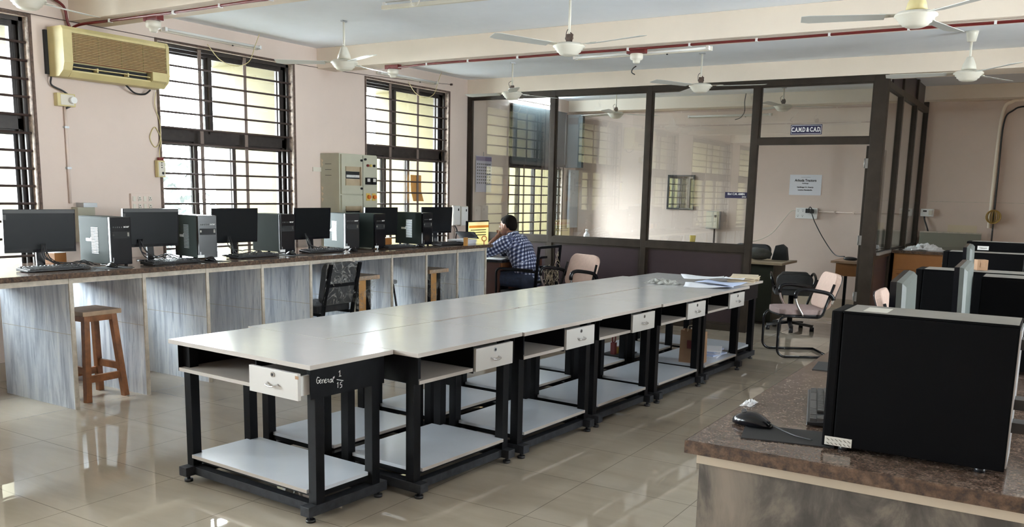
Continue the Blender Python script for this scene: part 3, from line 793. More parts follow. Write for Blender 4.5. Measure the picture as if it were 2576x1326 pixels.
crumple('plastic_scrap', 'crumpled white plastic scrap on the left edge of the right-hand counter', 'plastic', (6.085, 2.60, ZR), (.016, .04, .018), 5, 'film_white', 9)

# ================================================================== LAB TABLES
def make_table(label, W_, D, wrap=True, pulled=0., group='white-topped lab tables in the middle'):
    t = thing('lab_table', label, 'table', (0, 0, 0), 0, group)
    g = G(); g.box(-W_ / 2 + .001, W_ / 2 - .001, -D / 2 + .001, D / 2 - .001, .729, .75, 0)
    e = .001
    for q in ((-W_ / 2, W_ / 2, -D / 2, -D / 2 + e), (-W_ / 2, W_ / 2, D / 2 - e, D / 2), (-W_ / 2, -W_ / 2 + e, -D / 2 + e, D / 2 - e), (W_ / 2 - e, W_ / 2, -D / 2 + e, D / 2 - e)): g.box(q[0], q[1], q[2], q[3], .7285, .7495, 1)
    g.build('tabletop', ['laminate', 'lam_edge'], t)
    lx, ly = W_ / 2 - .062, D / 2 - .085
    for sx in (-1, 1):
        for sy in (-1, 1):
            G().box(sx * lx - .026, sx * lx + .026, sy * ly - .026, sy * ly + .026, .082, .7285).build('leg', 'black_steel', t, bevel=.003)
    for sx in (-1, 1):
        sl = G().box(sx * lx - .03, sx * lx + .03, -D / 2 + .01, D / 2 - .01, .034, .082).build('foot_bar', 'dusty_steel', t, bevel=.004)
        for sy in (-1, 1):
            y = sy * (D / 2 - .045); G().cyl((sx * lx, y, 0), (sx * lx, y, .014), .022, n=14).cyl((sx * lx, y, .014), (sx * lx, y, .036), .009, n=10).build('levelling_foot', 'black_plastic', sl)
    for sy in (-1, 1): G().box(-lx + .03, lx - .03, sy * ly - .024, sy * ly + .024, .036, .078).build('stretcher', 'dusty_steel', t, bevel=.003)
    # lower shelf on an angle frame
    g = G(); g.box(-lx + .0, lx - .0, -ly + .028, ly - .028, .104, .128); g.box(-lx + .03, lx - .03, -ly - .01, -ly + .028, .108, .128); g.box(-lx + .03, lx - .03, ly - .028, ly + .01, .108, .128)
    g.build('shelf_frame', 'black_steel', t)
    g = G(); x, y = lx - .03, D / 2 - .05
    g.box(-x, x, -y, y, .1285, .146, 0)
    for q in ((-x - .0008, x + .0008, -y - .0008, -y), (-x, x, y, y + .0008)): g.box(q[0], q[1], q[2], q[3], .1285, .1455, 1)
    g.box(-x - .03, -x, -ly + .03, ly - .03, .1285, .146, 0); g.box(x, x + .03, -ly + .03, ly - .03, .1285, .146, 0)
    g.build('lower_shelf', ['shelf_lam', 'lam_edge'], t)
    # upper carcass
    g = G()
    for sx in (-1, 1): g.box(sx * (lx + .027) - .001, sx * (lx + .027) + .003, -D / 2 + .03, D / 2 - .03, .585, .7285)
    g.box(-lx + .03, lx - .03, ly, ly + .004, .60, .7285); g.box(-lx, lx, -ly - .02, -ly + .0, .712, .7285)
    xd = W_ / 2 - .40
    g.box(xd - .008, xd - .002, -D / 2 + .03, ly, .575, .7285)
    g.build('apron', 'black_steel', t)
    g = G(); g.box(-lx - .02, xd - .01, -D / 2 + .03, ly - .03, .586, .604, 0); g.box(-lx - .02, xd - .01, -D / 2 + .028, -D / 2 + .03, .586, .604, 1)
    g.build('keyboard_shelf', ['lam_edge', 'lam_edge'], t)
    g = G()
    for y in (-.1, .1): g.bar((-lx, -D / 2 + .06, .582), (-lx, ly - .05, .582), .02, .008); g.bar((xd - .02, -D / 2 + .06, .582), (xd - .02, ly - .05, .582), .02, .008)
    g.build('slide_runner', 'steel', t)
    yd = -D / 2 + .018 - pulled
    dr = G().box(xd + .004, W_ / 2 - .062, yd, yd + .018, .583, .706).build('drawer', 'drawer', t, bevel=.0015)
    g = G(); g.box(xd + .012, xd + .024, yd + .018, ly - .06 - pulled, .60, .69); g.box(W_ / 2 - .082, W_ / 2 - .07, yd + .018, ly - .06 - pulled, .60, .69); g.box(xd + .024, W_ / 2 - .082, yd + .018, ly - .06 - pulled, .60, .606)
    g.build('drawer_box', 'white', dr)
    cx = (xd + W_ / 2 - .058) / 2
    G().tube(spline([(cx - .034, yd, .640), (cx - .03, yd - .018, .634), (cx, yd - .022, .630), (cx + .03, yd - .018, .634), (cx + .034, yd, .640)], 5), .0045, 8).build('handle', 'chrome', dr, label='chrome bow handle')
    G().cyl((cx, yd, .682), (cx, yd - .004, .682), .012, n=20).build('lock', 'chrome', dr)
    G().cyl((cx, yd - .004, .682), (cx, yd - .0052, .682), .007, n=14).build('keyhole', 'matte_black', dr)
    if wrap:                        # torn packing film hanging below the lower shelf
        rnd = random.Random(hash(label) % 1000 if False else len(label)); g = G(); n = 26; vs = []
        for i in range(n):
            u = -x + 2 * x * i / (n - 1); d = rnd.uniform(.012, .04) if i % 2 else rnd.uniform(.002, .02)
            vs += [(u, -y - .001, .129), (u + rnd.uniform(-.01, .01), -y - .006 - rnd.uniform(0, .012), .128 - d * .6), (u, -y - .004 - rnd.uniform(0, .01), .127 - d)]
        g.add(vs, [(3 * i + k, 3 * i + k + 1, 3 * i + k + 4, 3 * i + k + 3) for i in range(n - 1) for k in range(2)])
        o = g.build('torn_film', 'film', t); s = o.modifiers.new('thickness', 'SOLIDIFY'); s.thickness = .0008
    return t
TYAW = -.05975; OX, OY = 4.2842, 3.2781
def row(lx, ly): return (OX + cos(TYAW) * lx - sin(TYAW) * ly, OY + sin(TYAW) * lx + cos(TYAW) * ly, 0)
LT = .8813
t1 = make_table('white-topped lab table nearest the viewer, General 1/15 chalked on its black side', 1.053, .533, wrap=False, pulled=.035)
t1.location = row(-.6875, -.2675); t1.rotation_euler = (0, 0, TYAW)
ord_ = ['first', 'second', 'third', 'fourth', 'fifth']
TABR = []
for k in range(5):
    o = make_table('white-topped lab table, %s of the right-hand row behind the chalk-marked table' % ord_[k], LT - .006, .628)
    o.location = row(-.317 + (.012 if k % 2 else 0), (k + .5) * LT); o.rotation_euler = (0, 0, TYAW + pi / 2); TABR.append(o)
for k in range(5):
    o = make_table('white-topped lab table, %s of the left-hand row toward the window counter' % ord_[k], LT - .006, .628, wrap=False)
    o.location = row(-.953 - (.008 if k % 2 else 0), (k + .5) * LT); o.rotation_euler = (0, 0, TYAW - pi / 2)
o = make_table('white-topped lab table across the far end of the rows, papers spread on it', 1.10, .60, wrap=False)
o.location = row(-.647, 5 * LT + .302); o.rotation_euler = (0, 0, TYAW + pi)
# chalk writing on the near table's right side panel
def stroke(pts, X, r=.0022): return [X @ V((0.0, p[0], p[1])) for p in pts]
ax = 1.053 / 2 - .062 + .0305
g = G(); s = .016
def wr(pts, ox, oz, k=1.0): g.tube([(ax, -.2 + ox + p[0] * s * k, .688 + oz + p[1] * s * k) for p in pts], .0016, 5)
slope = -.10
glyphs = {'G': [(1, 1.6), (.4, 1.9), (0, 1.2), (0, .5), (.4, 0), (.9, .3), (.9, .9), (.5, .9)], 'e': [(.1, .6), (.8, .75), (.6, 1.2), (.2, 1.0), (.1, .4), (.4, 0), (.9, .2)],
          'n': [(.1, 1.1), (.15, 0), (.2, .8), (.6, 1.1), (.8, .8), (.85, 0)], 'r': [(.1, 1.0), (.5, 1.1), (.5, .6), (.2, .5), (.6, .3), (.8, 0)], 'a': [(.8, 1.0), (.2, .9), (.1, .3), (.4, 0), (.8, .3), (.8, 1.0), (.9, 0)], 'l': [(.5, .0), (.2, .4), (.5, 1.5), (.9, 1.7), (.8, 1.1)],
          '1': [(.1, 1.2), (.5, 1.7), (.4, 0)], '5': [(.9, 1.7), (.3, 1.6), (.2, .9), (.8, .9), (.8, .2), (.1, 0)]}
x = 0
for i, ch in enumerate('General'):
    wr(glyphs[ch], x, slope * x - .035); x += .0155
wr([(0, 1.2), (.5, 1.7), (.4, 0), (0, 0), (.9, 0)], .135, -.022); wr([(-.5, .3), (2.0, -.4)], .130, -.040); wr(glyphs['1'], .122, -.075); wr(glyphs['5'], .140, -.078)
g.build('chalk_writing', 'white', t1, label='General 1/15 in white chalk')
# maker's sticker on its drawer
G().box(.45, .472, -.2855, -.2845, .682, .697).build('maker_sticker', 'kraft', t1)

# things lying on the tables
def on_table(lx, ly, z=.75): p = row(lx, ly); return (p[0], p[1], z)
def folded_sheet(name, label, lx, ly, rz, w, h, mt, seed, z=.7502, group='papers on the far lab tables', bend=.012):
    rnd = random.Random(seed); n = 9; g = G(); vs = []
    ph = rnd.uniform(0, 6)
    for j in range(n):
        for i in range(n):
            u, v = i / (n - 1) - .5, j / (n - 1) - .5
            vs.append((u * w, v * h, .001 + bend * (.5 + .5 * sin(ph + 5 * u + 3.5 * v)) * (abs(u) + abs(v)) + rnd.uniform(0, .001)))
    g.add(vs, [(j * n + i, j * n + i + 1, (j + 1) * n + i + 1, (j + 1) * n + i) for j in range(n - 1) for i in range(n - 1)])
    o = g.build(name, mt, loc=on_table(lx, ly, z), rz=rz, smooth=True); s = o.modifiers.new('thickness', 'SOLIDIFY'); s.thickness = .001; s.offset = 1
    return tag(o, label, 'paper', group)
folded_sheet('paper_sheet', 'large white drawing sheet nearest the front edge of the far tables', -.25, 4.08, .3, .42, .30, 'paper', 3, bend=.02)
folded_sheet('paper_sheet', 'pale blue sheet lying on the drawing sheets of the far tables', -.22, 4.28, -.2, .38, .26, 'blue_paper', 5, z=.764, bend=.02)
folded_sheet('paper_sheet', 'white sheet at the back of the paper heap on the far tables', -.47, 4.50, .5, .40, .28, 'paper', 7, z=.782, bend=.02)
folded_sheet('paper_sheet', 'small white sheet lying beside the brown files', -.22, 4.58, .1, .18, .14, 'paper', 9, z=.785)
sheets('file_stack', 'stack of cream and brown files on the corner of the far table', 'files', on_table(-.225, 4.85), .2, 8, .24, .32, 'cream_paper', jit=.02, seed=4, th=.006)
crumple('cloth', 'crumpled grey rag on the far lab tables, left of the papers', 'cloth', on_table(-.66, 4.02), (.15, .10, .055), 11, mat('grey_rag', (.30, .30, .28, 1), .9, var=.5, vscale=20), 12)
# paper bag and notebooks on the lower shelf of the last right-hand table
r4 = row(-.20, 4.5 * LT - .26)
t = thing('paper_bag', 'brown paper carrier bag on the lower shelf of the farthest right-hand table', 'bag', (r4[0], r4[1], .146), TYAW + .1)
g = G()
g.add([(-.10, -.065, 0), (.10, -.065, 0), (.10, .065, 0), (-.10, .065, 0), (-.098, -.05, .27), (.10, -.055, .265), (.098, .05, .26), (-.10, .05, .272), (.104, 0, .14), (.085, 0, .262)],
      [(0, 1, 2, 3), (0, 1, 5, 4), (2, 3, 7, 6), (3, 0, 4, 7), (1, 8, 9, 5), (1, 2, 8), (2, 6, 9, 8)])
o = g.build('bag_body', 'kraft', t); s = o.modifiers.new('thickness', 'SOLIDIFY'); s.thickness = .0015
G().tube(spline([(-.04, -.05, .26), (-.03, -.05, .31), (.03, -.05, .31), (.04, -.05, .26)], 6), .003, 6).build('bag_handle', 'cream_paper', t)
G().box(-.035, .045, -.0665, -.0655, .12, .19).build('bag_print', 'red', t)
r5 = row(-.21, 4.5 * LT + .13)
for k in range(5):
    X = [(.0, .0, .1), (.01, .0, -.15), (.0, .02, .25), (-.01, .01, .0), (.01, .0, .3)][k]
    o = G().box(-.09, .09, -.13, .13, 0, .013).build('notebook', ['paper', 'blue_paper', 'paper', 'blue_paper', 'paper'][k], loc=(r5[0] + X[0], r5[1] + X[1], .1465 + k * .0133), rz=X[2], bevel=.002)
    tag(o, ['white notebook at the bottom of the pile on the far lower shelf', 'blue-edged notebook second from the bottom of the far shelf pile', 'white notebook in the middle of the far shelf pile', 'blue-edged notebook second from the top of the far shelf pile', 'white notebook on top of the pile on the far lower shelf'][k], 'notebook', 'notebooks beside the paper bag')
# red toy-like tool box pieces on the left-hand row's shelf
r6 = row(-.85, 3.62)
t = thing('tool_tray', 'small tray of red and brass fittings on a lower shelf of the left-hand row', 'tray', (r6[0], r6[1], .146), TYAW)
G().box(-.10, .10, -.14, .14, 0, .012).build('tray_base', 'matte_black', t, bevel=.002); G().box(-.07, .07, .02, .12, .012, .05).build('red_block', 'red', t, bevel=.004); G().lathe([(0, 0), (.025, 0), (.022, .03), (.012, .05), (.0, .055)], (0, -.04, .012), 12).build('brass_knob', 'amber', t)
G().tube([(0, -.11 + .028 * cos(a), .15 + .04 * sin(a)) for a in [2 * pi * k / 14 for k in range(14)]], .007, 6, closed=True).box(-.02, .02, -.13, -.09, .012, .115).build('ring_bolt', 'red', t)

# ================================================================== STOOLS AND CHAIRS
def wood_stool(label, loc, rz, h=.64):
    t = thing('wooden_stool', label, 'stool', loc, rz)
    G().box(-.15, .15, -.15, .15, h - .032, h).build('seat', 'wood_top', t, bevel=.004)
    for sx in (-1, 1):
        for sy in (-1, 1):
            G().bar((sx * .148, sy * .148, 0), (sx * .105, sy * .105, h - .03), .042, .042).build('leg', 'wood', t, bevel=.003)
    f = lambda z: .148 - (.043) * z / (h - .03)
    for sx in (-1, 1):
        a = f(.16); G().box(sx * a - .011, sx * a + .011, -a + .02, a - .02, .135, .185).build('stretcher', 'wood', t)
        a = f(.22); G().box(-a + .02, a - .02, sx * a - .011, sx * a + .011, .195, .245).build('stretcher', 'wood', t)
        a = .115; G().box(sx * a - .010, sx * a + .010, -a + .02, a - .02, h - .075, h - .032).build('apron', 'wood', t); G().box(-a + .02, a - .02, sx * a - .01, sx * a + .01, h - .075, h - .032).build('apron', 'wood', t)
    return t
wood_stool('bare wooden four-legged stool beside the nearest marble upright', (1.0, 3.69, 0), .02)
def wrapped_stool(label, loc, rz, h):
    t = thing('wrapped_stool', label, 'stool', loc, rz, 'plastic-wrapped stools under the window counter')
    G().box(-.15, .15, -.17, .17, h - .04, h).build('seat', 'wood_top', t, bevel=.006)
    G().box(.05, .07, -.055, .055, 0, h - .04).build('centre_board', 'ply', t, bevel=.002)
    for sy in (-1, 1):
        for sx in (-1, 1): G().box(sx * .07 - .018, sx * .07 + .018, sy * .085 - .018, sy * .085 + .018, 0, h - .04).build('leg', 'black_steel', t)
    rnd = random.Random(len(label)); g = G(); n = 20; vs = []
    for i in range(n):
        a = 2 * pi * i / n; c_, s_ = cos(a), sin(a); k = 1 / max(abs(c_), abs(s_))
        drop = rnd.uniform(.10, .34) if c_ > -.5 else .1
        vs += [(.152 * c_ * k, .172 * s_ * k, h + .003), (.158 * c_ * k, .178 * s_ * k, h - .05), ((.13 + rnd.uniform(-.02, .03)) * c_ * k, (.14 + rnd.uniform(-.04, .03)) * s_ * k, h - .05 - drop * .5), ((.12 + rnd.uniform(-.02, .04)) * c_ * k, (.12 + rnd.uniform(-.04, .05)) * s_ * k, h - .06 - drop)]
    fs = [(4 * i + k, 4 * ((i + 1) % n) + k, 4 * ((i + 1) % n) + k + 1, 4 * i + k + 1) for i in range(n) for k in range(3)] + [tuple(4 * i for i in range(n))]
    g.add(vs, fs); o = g.build('plastic_wrap', 'film', t); s = o.modifiers.new('thickness', 'SOLIDIFY'); s.thickness = .0008
    return t
wrapped_stool('plastic-wrapped wooden stool just right of the wrapped black chair', (1.06, 6.44, 0), .0, .70)
wrapped_stool('plastic-wrapped wooden stool between the two metal stools', (1.10, 7.53, 0), .0, .70)
def metal_stool(label, loc, rz):
    t = thing('metal_stool', label, 'stool', loc, rz, 'metal stools under the window counter')
    h = .60
    G().lathe([(0, h - .03), (.145, h - .03), (.15, h - .026), (.15, h - .004), (.145, h), (0, h)], n=28).build('seat', 'steel', t)
    for k in range(4):
        a = pi / 4 + k * pi / 2; G().cyl((.11 * cos(a), .11 * sin(a), h - .03), (.20 * cos(a), .20 * sin(a), 0), .011, n=10).build('leg', 'gloss_black', t)
    G().tube([(.155 * cos(2 * pi * k / 28), .155 * sin(2 * pi * k / 28), .28) for k in range(28)], .007, 6, closed=True).build('foot_ring', 'gloss_black', t)
    return t
metal_stool('round metal stool peeking out between the two wrapped stools', (.93, 6.98, 0), .2)
metal_stool('round metal stool before the last marble upright', (.93, 8.08, 0), .2)

def rounded(w, h, r, n=5):
    out = []
    for cx, cz, a0 in ((w / 2 - r, h - r, 0), (-w / 2 + r, h - r, pi / 2), (-w / 2 + r, r, pi), (w / 2 - r, r, 3 * pi / 2)):
        for k in range(n + 1): a = a0 + pi / 2 * k / n; out.append((cx + r * cos(a), cz + r * sin(a)))
    return out
# the black chair still in its wrapping
t = thing('wrapped_chair', 'black cushioned chair in clear plastic wrap, pushed up to the window counter', 'chair', (1.13, 5.85, 0), radians(-90))
for sx in (-1, 1):
    G().bar((sx * .19, .17, .02), (sx * .19, .245, .50), .034, .022).bar((sx * .19, .245, .50), (sx * .185, .335, .87), .034, .022).build('back_post', 'black_steel', t, bevel=.002)
    G().cyl((sx * .19, -.20, 0), (sx * .19, -.20, .43), .012, n=10).build('leg', 'black_steel', t)
    G().box(sx * .19 - .012, sx * .19 + .012, -.20, .20, .40, .425).build('seat_rail', 'black_steel', t)
G().box(-.19, .19, .278, .292, .66, .69).build('back_rail', 'black_steel', t)
G().box(-.21, .21, -.23, .185, .425, .49).build('seat', 'black_cloth', t, bevel=.02, seg=3)
G().prism(rounded(.42, .38, .07), -.03, .03, 0, Matrix.Translation((0, .215, .50)) @ Matrix.Rotation(-.17, 4, 'X')).build('backrest', 'black_cloth', t, bevel=.012)
rnd = random.Random(2); g = G(); n = 14; vs = []
for j in range(n):
    for i in range(n):
        u, v = i / (n - 1), j / (n - 1); vs.append((-.215 + .43 * u, .242 + .072 * v + rnd.uniform(0, .022), .50 + .395 * v + (.01 * rnd.random() if j == n - 1 else 0)))
g.add(vs, [(j * n + i, j * n + i + 1, (j + 1) * n + i + 1, (j + 1) * n + i) for j in range(n - 1) for i in range(n - 1)])
vs = []
for j in range(n):
    for i in range(n):
        u, v = i / (n - 1), j / (n - 1); vs.append((-.215 + .43 * u, -.235 + .42 * v, .494 + rnd.uniform(0, .02)))
g.add(vs, [(j * n + i, j * n + i + 1, (j + 1) * n + i + 1, (j + 1) * n + i) for j in range(n - 1) for i in range(n - 1)])
o = g.build('plastic_wrap', 'film', t); s_ = o.modifiers.new('thickness', 'SOLIDIFY'); s_.thickness = .0008

# beige cantilever armchairs
def cushion(poly, d, X, name, mt, t, bev=.02): return G().prism(poly, -d / 2, d / 2, 0, X).build(name, mt, t, bevel=bev, seg=3)
def make_armchair(label, loc, rz):
    t = thing('cantilever_armchair', label, 'chair', loc, rz, 'beige cantilever armchairs')
    for sx in (-1, 1):                          # one bent tube per side: runner, front upright, seat rail, back upright
        x = sx * .25
        pts = [(x, .26, .014), (x, -.18, .014)] + arc((x, -.18, .094), .08, -pi / 2, -pi, 5, 'yz') + [(x, -.26, .33)] + arc((x, -.18, .33), .08, pi, pi / 2, 5, 'yz') + [(x, .10, .40)] + arc((x, .10, .46), .06, -pi / 2, -.2, 4, 'yz') + [(x * .94, .25, .72)]
        G().tube(pts, .0125, 10).build('side_tube', 'gloss_black', t)
        ar = spline([(x, -.03, .41), (x, -.10, .53), (x, -.115, .625), (x, -.06, .665), (x, .08, .655), (x, .20, .63), (x, .245, .58), (x, .235, .53)], 6)
        G().tube(ar, .012, 10).build('arm_tube', 'chrome', t)
        G().tube(ar[9:38], .019, 10).build('arm_pad', 'gloss_black', t)
    G().tube([(-.25, .26, .014), (.25, .26, .014)], .0125, 10).build('rear_bar', 'gloss_black', t)
    X = Matrix.Translation((0, -.02, .445)) @ Matrix.Rotation(pi / 2, 4, 'X')
    poly = [(.235 * cos(a) * (1 if True else 1) * (1 / max(abs(cos(a)), abs(sin(a))) ** .6), .24 * sin(a) * (1 / max(abs(cos(a)), abs(sin(a))) ** .6)) for a in [2 * pi * k / 28 for k in range(28)]]
    cushion(poly, .055, X, 'seat', 'seat_fabric', t, .018)
    cushion(poly, .012, Matrix.Translation((0, -.02, .413)) @ Matrix.Rotation(pi / 2, 4, 'X'), 'seat_pan', 'black_plastic', t, .003)
    Xb = Matrix.Translation((0, .20, .47)) @ Matrix.Rotation(-.33, 4, 'X')
    cushion(rounded(.44, .36, .085), .055, Xb, 'backrest', 'beige_fabric', t, .018)
    cushion(rounded(.42, .34, .085), .014, Matrix.Translation((0, .235, .48)) @ Matrix.Rotation(-.33, 4, 'X'), 'back_shell', 'black_plastic', t, .004)
    return t
make_armchair('beige cantilever armchair standing before the open office door', (4.71, 8.78, 0), radians(-58))
make_armchair('beige cantilever armchair against the plum partition panel, right of the seated man', (2.22, 8.52, 0), radians(-21)).scale = (1.03, 1.03, 1.05)
make_armchair('beige chair whose back peeks out left of the right-hand counter', (5.95, 7.62, 0), radians(92))

# worn steel armchair under the seated man
t = thing('steel_armchair', 'black steel armchair with torn back webbing, under the seated man', 'chair', (1.62, 8.75, 0), radians(-90))
for sx in (-1, 1):
    x = sx * .245
    G().bar((x, .24, .42), (x, .285, .93), .03, .022).build('back_post', 'black_steel', t, bevel=.003)
    G().tube([(x, .23, .015), (x, -.22, .015)] + arc((x, -.22, .075), .06, -pi / 2, -pi, 4, 'yz') + [(x, -.28, .60)] + arc((x, -.22, .60), .06, pi, pi / 2, 4, 'yz') + [(x, .26, .64)], .013, 10).build('side_tube', 'black_steel', t)
    G().box(x - .022, x + .022, -.20, .20, .652, .675).build('arm_pad', 'gloss_black', t, bevel=.006)
G().bar((-.245, .285, .92), (.245, .285, .92), .03, .03).build('top_rail', 'black_steel', t, bevel=.003)
G().bar((-.245, .25, .53), (.245, .25, .53), .022, .03).build('lower_rail', 'black_steel', t)
G().box(-.25, .25, -.24, .24, .34, .36).build('seat_frame', 'black_steel', t)
G().box(-.23, .23, -.23, .22, .36, .41).build('seat', 'black_cloth', t, bevel=.015)
rnd = random.Random(8); g = G()
for k in range(34):
    x = rnd.uniform(-.23, -.02) if k % 3 else rnd.uniform(-.23, .1); z = rnd.uniform(.56, .85 if x < -.15 else .68)
    p = [V((x, .275, z))]
    for j in range(4): p.append(p[-1] + V((rnd.uniform(-.05, .05), rnd.uniform(-.012, .014), rnd.uniform(-.07, .03))))
    p = [V((max(-.24, min(.24, q.x)), q.y, max(.47, q.z))) for q in p]; g.tube(spline(p, 4), .0022, 4)
g.build('torn_webbing', 'cream_paper', t, label='torn beige webbing strands')

# ================================================================== THE MAN'S DESK
t = thing('desk', 'small dark desk beyond the end of the window counter, the man leans on it', 'desk', (0, 0, 0))
G().box(.72, 1.42, 8.50, 9.55, .722, .75).build('desktop', 'gloss_black', t, bevel=.003)
G().box(.76, .80, 8.53, 9.52, .30, .722).box(.80, 1.36, 9.48, 9.52, 0.0, .722).box(.80, 1.36, 8.53, 8.56, 0, .722).build('carcass', mat('red_brown_board', (.075, .028, .018, 1), .5), t)
G().box(.84, 1.36, 8.57, 8.90, .645, .72).build('drawer', M['wood'], t, bevel=.002)
t = thing('monitor', 'lit monitor in front of the seated man showing a yellow page', 'monitor', (.885, 8.80, .75), radians(92))
g = G(); g.box(-.24, .24, 0, .03, .13, .43); g.build('casing', 'gloss_black', t, bevel=.004)
G().bar((0, .03, .01), (0, .03, .2), .06, .02, 0, (0, 1, 0)).lathe([(0, 0), (.1, 0), (.1, .008), (0, .012)], (0, .05, 0), 20).build('stand', 'gloss_black', t)
def emis(n, c, s): return mat(n, c, .3, emit=s)
sc_ = G().box(-.225, .225, -.0015, 0, .145, .415).build('screen', emis('page_yellow', (.85, .78, .30, 1), .75), t, label='lit screen with a yellow page')
G().box(-.215, .225, -.0025, -.0016, .345, .375).build('header_bar', emis('page_orange', (.55, .20, .03, 1), .6), sc_)
G().box(-.225, .225, -.0025, -.0016, .378, .415).build('browser_bar', emis('page_cream', (.85, .70, .35, 1), .6), sc_)
for z in (.315, .285, .255): G().box(-.18, .17, -.0025, -.0016, z, z + .011).build('text_line', emis('page_text', (.10, .09, .03, 1), .1), sc_)
sheets('paper_sheet', 'loose white sheets under the man\'s elbow on the desk', 'paper', (1.22, 8.64, .7505), .3, 3, .21, .29, 'paper', None, .02, 6, .0015)

# ================================================================== THE MAN
def man():
    root = thing('person', 'man in blue checked shirt and jeans leaning on the desk, chin on hands', 'person', (1.62, 8.75, 0), radians(-90))
    def capsule(g, a, b, ra, rb, n=14, k=7):
        a, b = V(a), V(b); d = (b - a); L = d.length; d.normalize(); u = V((1, 0, 0)) if abs(d.x) < .9 else V((0, 1, 0)); x = d.cross(u).normalized(); y = d.cross(x)
        vs = []
        prof = [(ra * sin(pi / 2 * i / k), -ra * cos(pi / 2 * i / k)) for i in range(k)] + [(ra, 0), (rb, L)] + [(rb * cos(pi / 2 * i / k), L + rb * sin(pi / 2 * i / k)) for i in range(1, k + 1)]
        for r, h in prof:
            r = max(r, .0006)
            for q in range(n): vs.append(a + d * h + x * r * cos(2 * pi * q / n) + y * r * sin(2 * pi * q / n))
        m_ = len(prof)
        fs = [(i * n + q, i * n + (q + 1) % n, (i + 1) * n + (q + 1) % n, (i + 1) * n + q) for i in range(m_ - 1) for q in range(n)] + [tuple(range(n - 1, -1, -1)), tuple((m_ - 1) * n + q for q in range(n))]
        g.add(vs, fs)
    def chain(g, pts):
        for (a, ra), (b, rb) in zip(pts, pts[1:]): capsule(g, a, b, ra, rb)
    def fuse(g, name, mt, vox, smooth=3, parent=root):
        """join the overlapping volumes into one continuous skin"""
        me = bpy.data.meshes.new(name); me.from_pydata(g.v, [], g.f)
        bm = bmesh.new(); bm.from_mesh(me); bmesh.ops.recalc_face_normals(bm, faces=bm.faces); bm.to_mesh(me); bm.free()
        o = bpy.data.objects.new('tmp', me); COL.objects.link(o)
        r = o.modifiers.new('r', 'REMESH'); r.mode = 'VOXEL'; r.voxel_size = vox
        s = o.modifiers.new('s', 'SMOOTH'); s.iterations = smooth; s.factor = .5
        bpy.context.view_layer.update()
        me2 = bpy.data.meshes.new_from_object(o.evaluated_get(bpy.context.evaluated_depsgraph_get()))
        bpy.data.objects.remove(o)
        me2.materials.clear(); me2.materials.append(M[mt] if isinstance(mt, str) else mt)
        for p in me2.polygons: p.use_smooth = True
        ob = bpy.data.objects.new(name, me2); COL.objects.link(ob); ob.parent = parent; return ob
    M['skin'] = mat('brown_skin', (.26, .125, .075, 1), .5, var=.1, vscale=20)
    M['hair'] = mat('black_hair', (.008, .006, .005, 1), .85, spec=.08, bump=.6, bscale=300)
    M['jeans'] = mat('dark_blue_denim', (.018, .026, .055, 1), .8, var=.35, vscale=25)
    # skeleton: front is -y, his left side is +x
    hip = V((0, .0, .55)); chest = V((.0, -.14, .87)); neck = V((0, -.215, 1.02)); head = V((.01, -.285, 1.135))
    shL, shR = V((.175, -.205, .955)), V((-.175, -.205, .955))
    elL, elR = V((.235, -.475, .812)), V((-.215, -.475, .812))
    wrL, wrR = V((.095, -.41, .975)), V((-.075, -.41, .96))
    knL, knR = V((.13, -.44, .525)), V((-.13, -.44, .52))
    anL, anR = V((.14, -.42, .10)), V((-.14, -.42, .10))
    b = G()
    chain(b, [(hip, .13), (V((0, -.05, .70)), .125), (chest, .135), (neck, .07)])
    chain(b, [(neck, .062), (V((0, -.255, 1.09)), .055)])
    for sh, el, wr in ((shL, elL, wrL), (shR, elR, wrR)):
        chain(b, [(sh, .058), (el, .042), (wr, .028)])
    for kn, an, sx in ((knL, anL, 1), (knR, anR, -1)):
        chain(b, [(V((sx * .095, 0, .53)), .09), (kn, .065), (an, .042)])
    # head: skull, jaw, nose, ears, brow (looks toward -y, slightly down)
    X = Matrix.Rotation(.12, 4, 'X')
    def hp(x, y, z): return head + X @ V((x, y, z))
    b.ell(hp(0, .015, .02), (.076, .096, .100), X=X); b.ell(hp(0, -.035, -.035), (.058, .062, .075), X=X); b.ell(hp(0, -.05, -.085), (.035, .035, .03), X=X)
    b.ell(hp(0, -.100, -.010), (.013, .018, .022), X=X); b.ell(hp(0, -.088, .012), (.009, .014, .02), X=X); b.ell(hp(0, -.080, .030), (.045, .014, .012), X=X)
    for sx in (-1, 1): b.ell(hp(sx * .078, .008, -.008), (.010, .018, .030), X=X); b.ell(hp(sx * .03, -.075, -.012), (.02, .02, .018), X=X)
    b.ell(hp(0, -.092, -.052), (.022, .01, .007), X=X); b.ell(hp(0, -.090, -.064), (.019, .011, .007), X=X)
    # hands: palm, four fingers bent round the other hand, thumb from the side
    def hand(wr, sx):
        d = (V((sx * .012, -.385, 1.045)) - wr).normalized(); side = V((sx, 0, 0)); nrm = d.cross(side).normalized(); side = nrm.cross(d)
        pc = wr + d * .05
        b.ell(pc, (.040, .018, .045), X=Matrix((side, nrm, d)).transposed().to_4x4())
        inn = -1 if sx > 0 else -1
        for i, L in enumerate((.030, .034, .032, .026)):
            o = side * (.030 - .020 * i); k0 = pc + d * .038 + o; k1 = k0 + d * L * .8 - nrm * .012 * 1; k2 = k1 + d * L * .25 - nrm * L * .7; k3 = k2 - d * L * .4 - nrm * L * .35
            chain(b, [(k0, .0095), (k1, .009), (k2, .0082), (k3, .0072)])
        th0 = wr + d * .03 - side * .030; th1 = th0 + d * .03 - side * .018 - nrm * .01; th2 = th1 + d * .028 + side * .004 - nrm * .01
        chain(b, [(th0, .012), (th1, .0105), (th2, .009)])
    hand(wrL, 1); hand(wrR, -1)
    fuse(b, 'body', 'skin', .0065, 2)
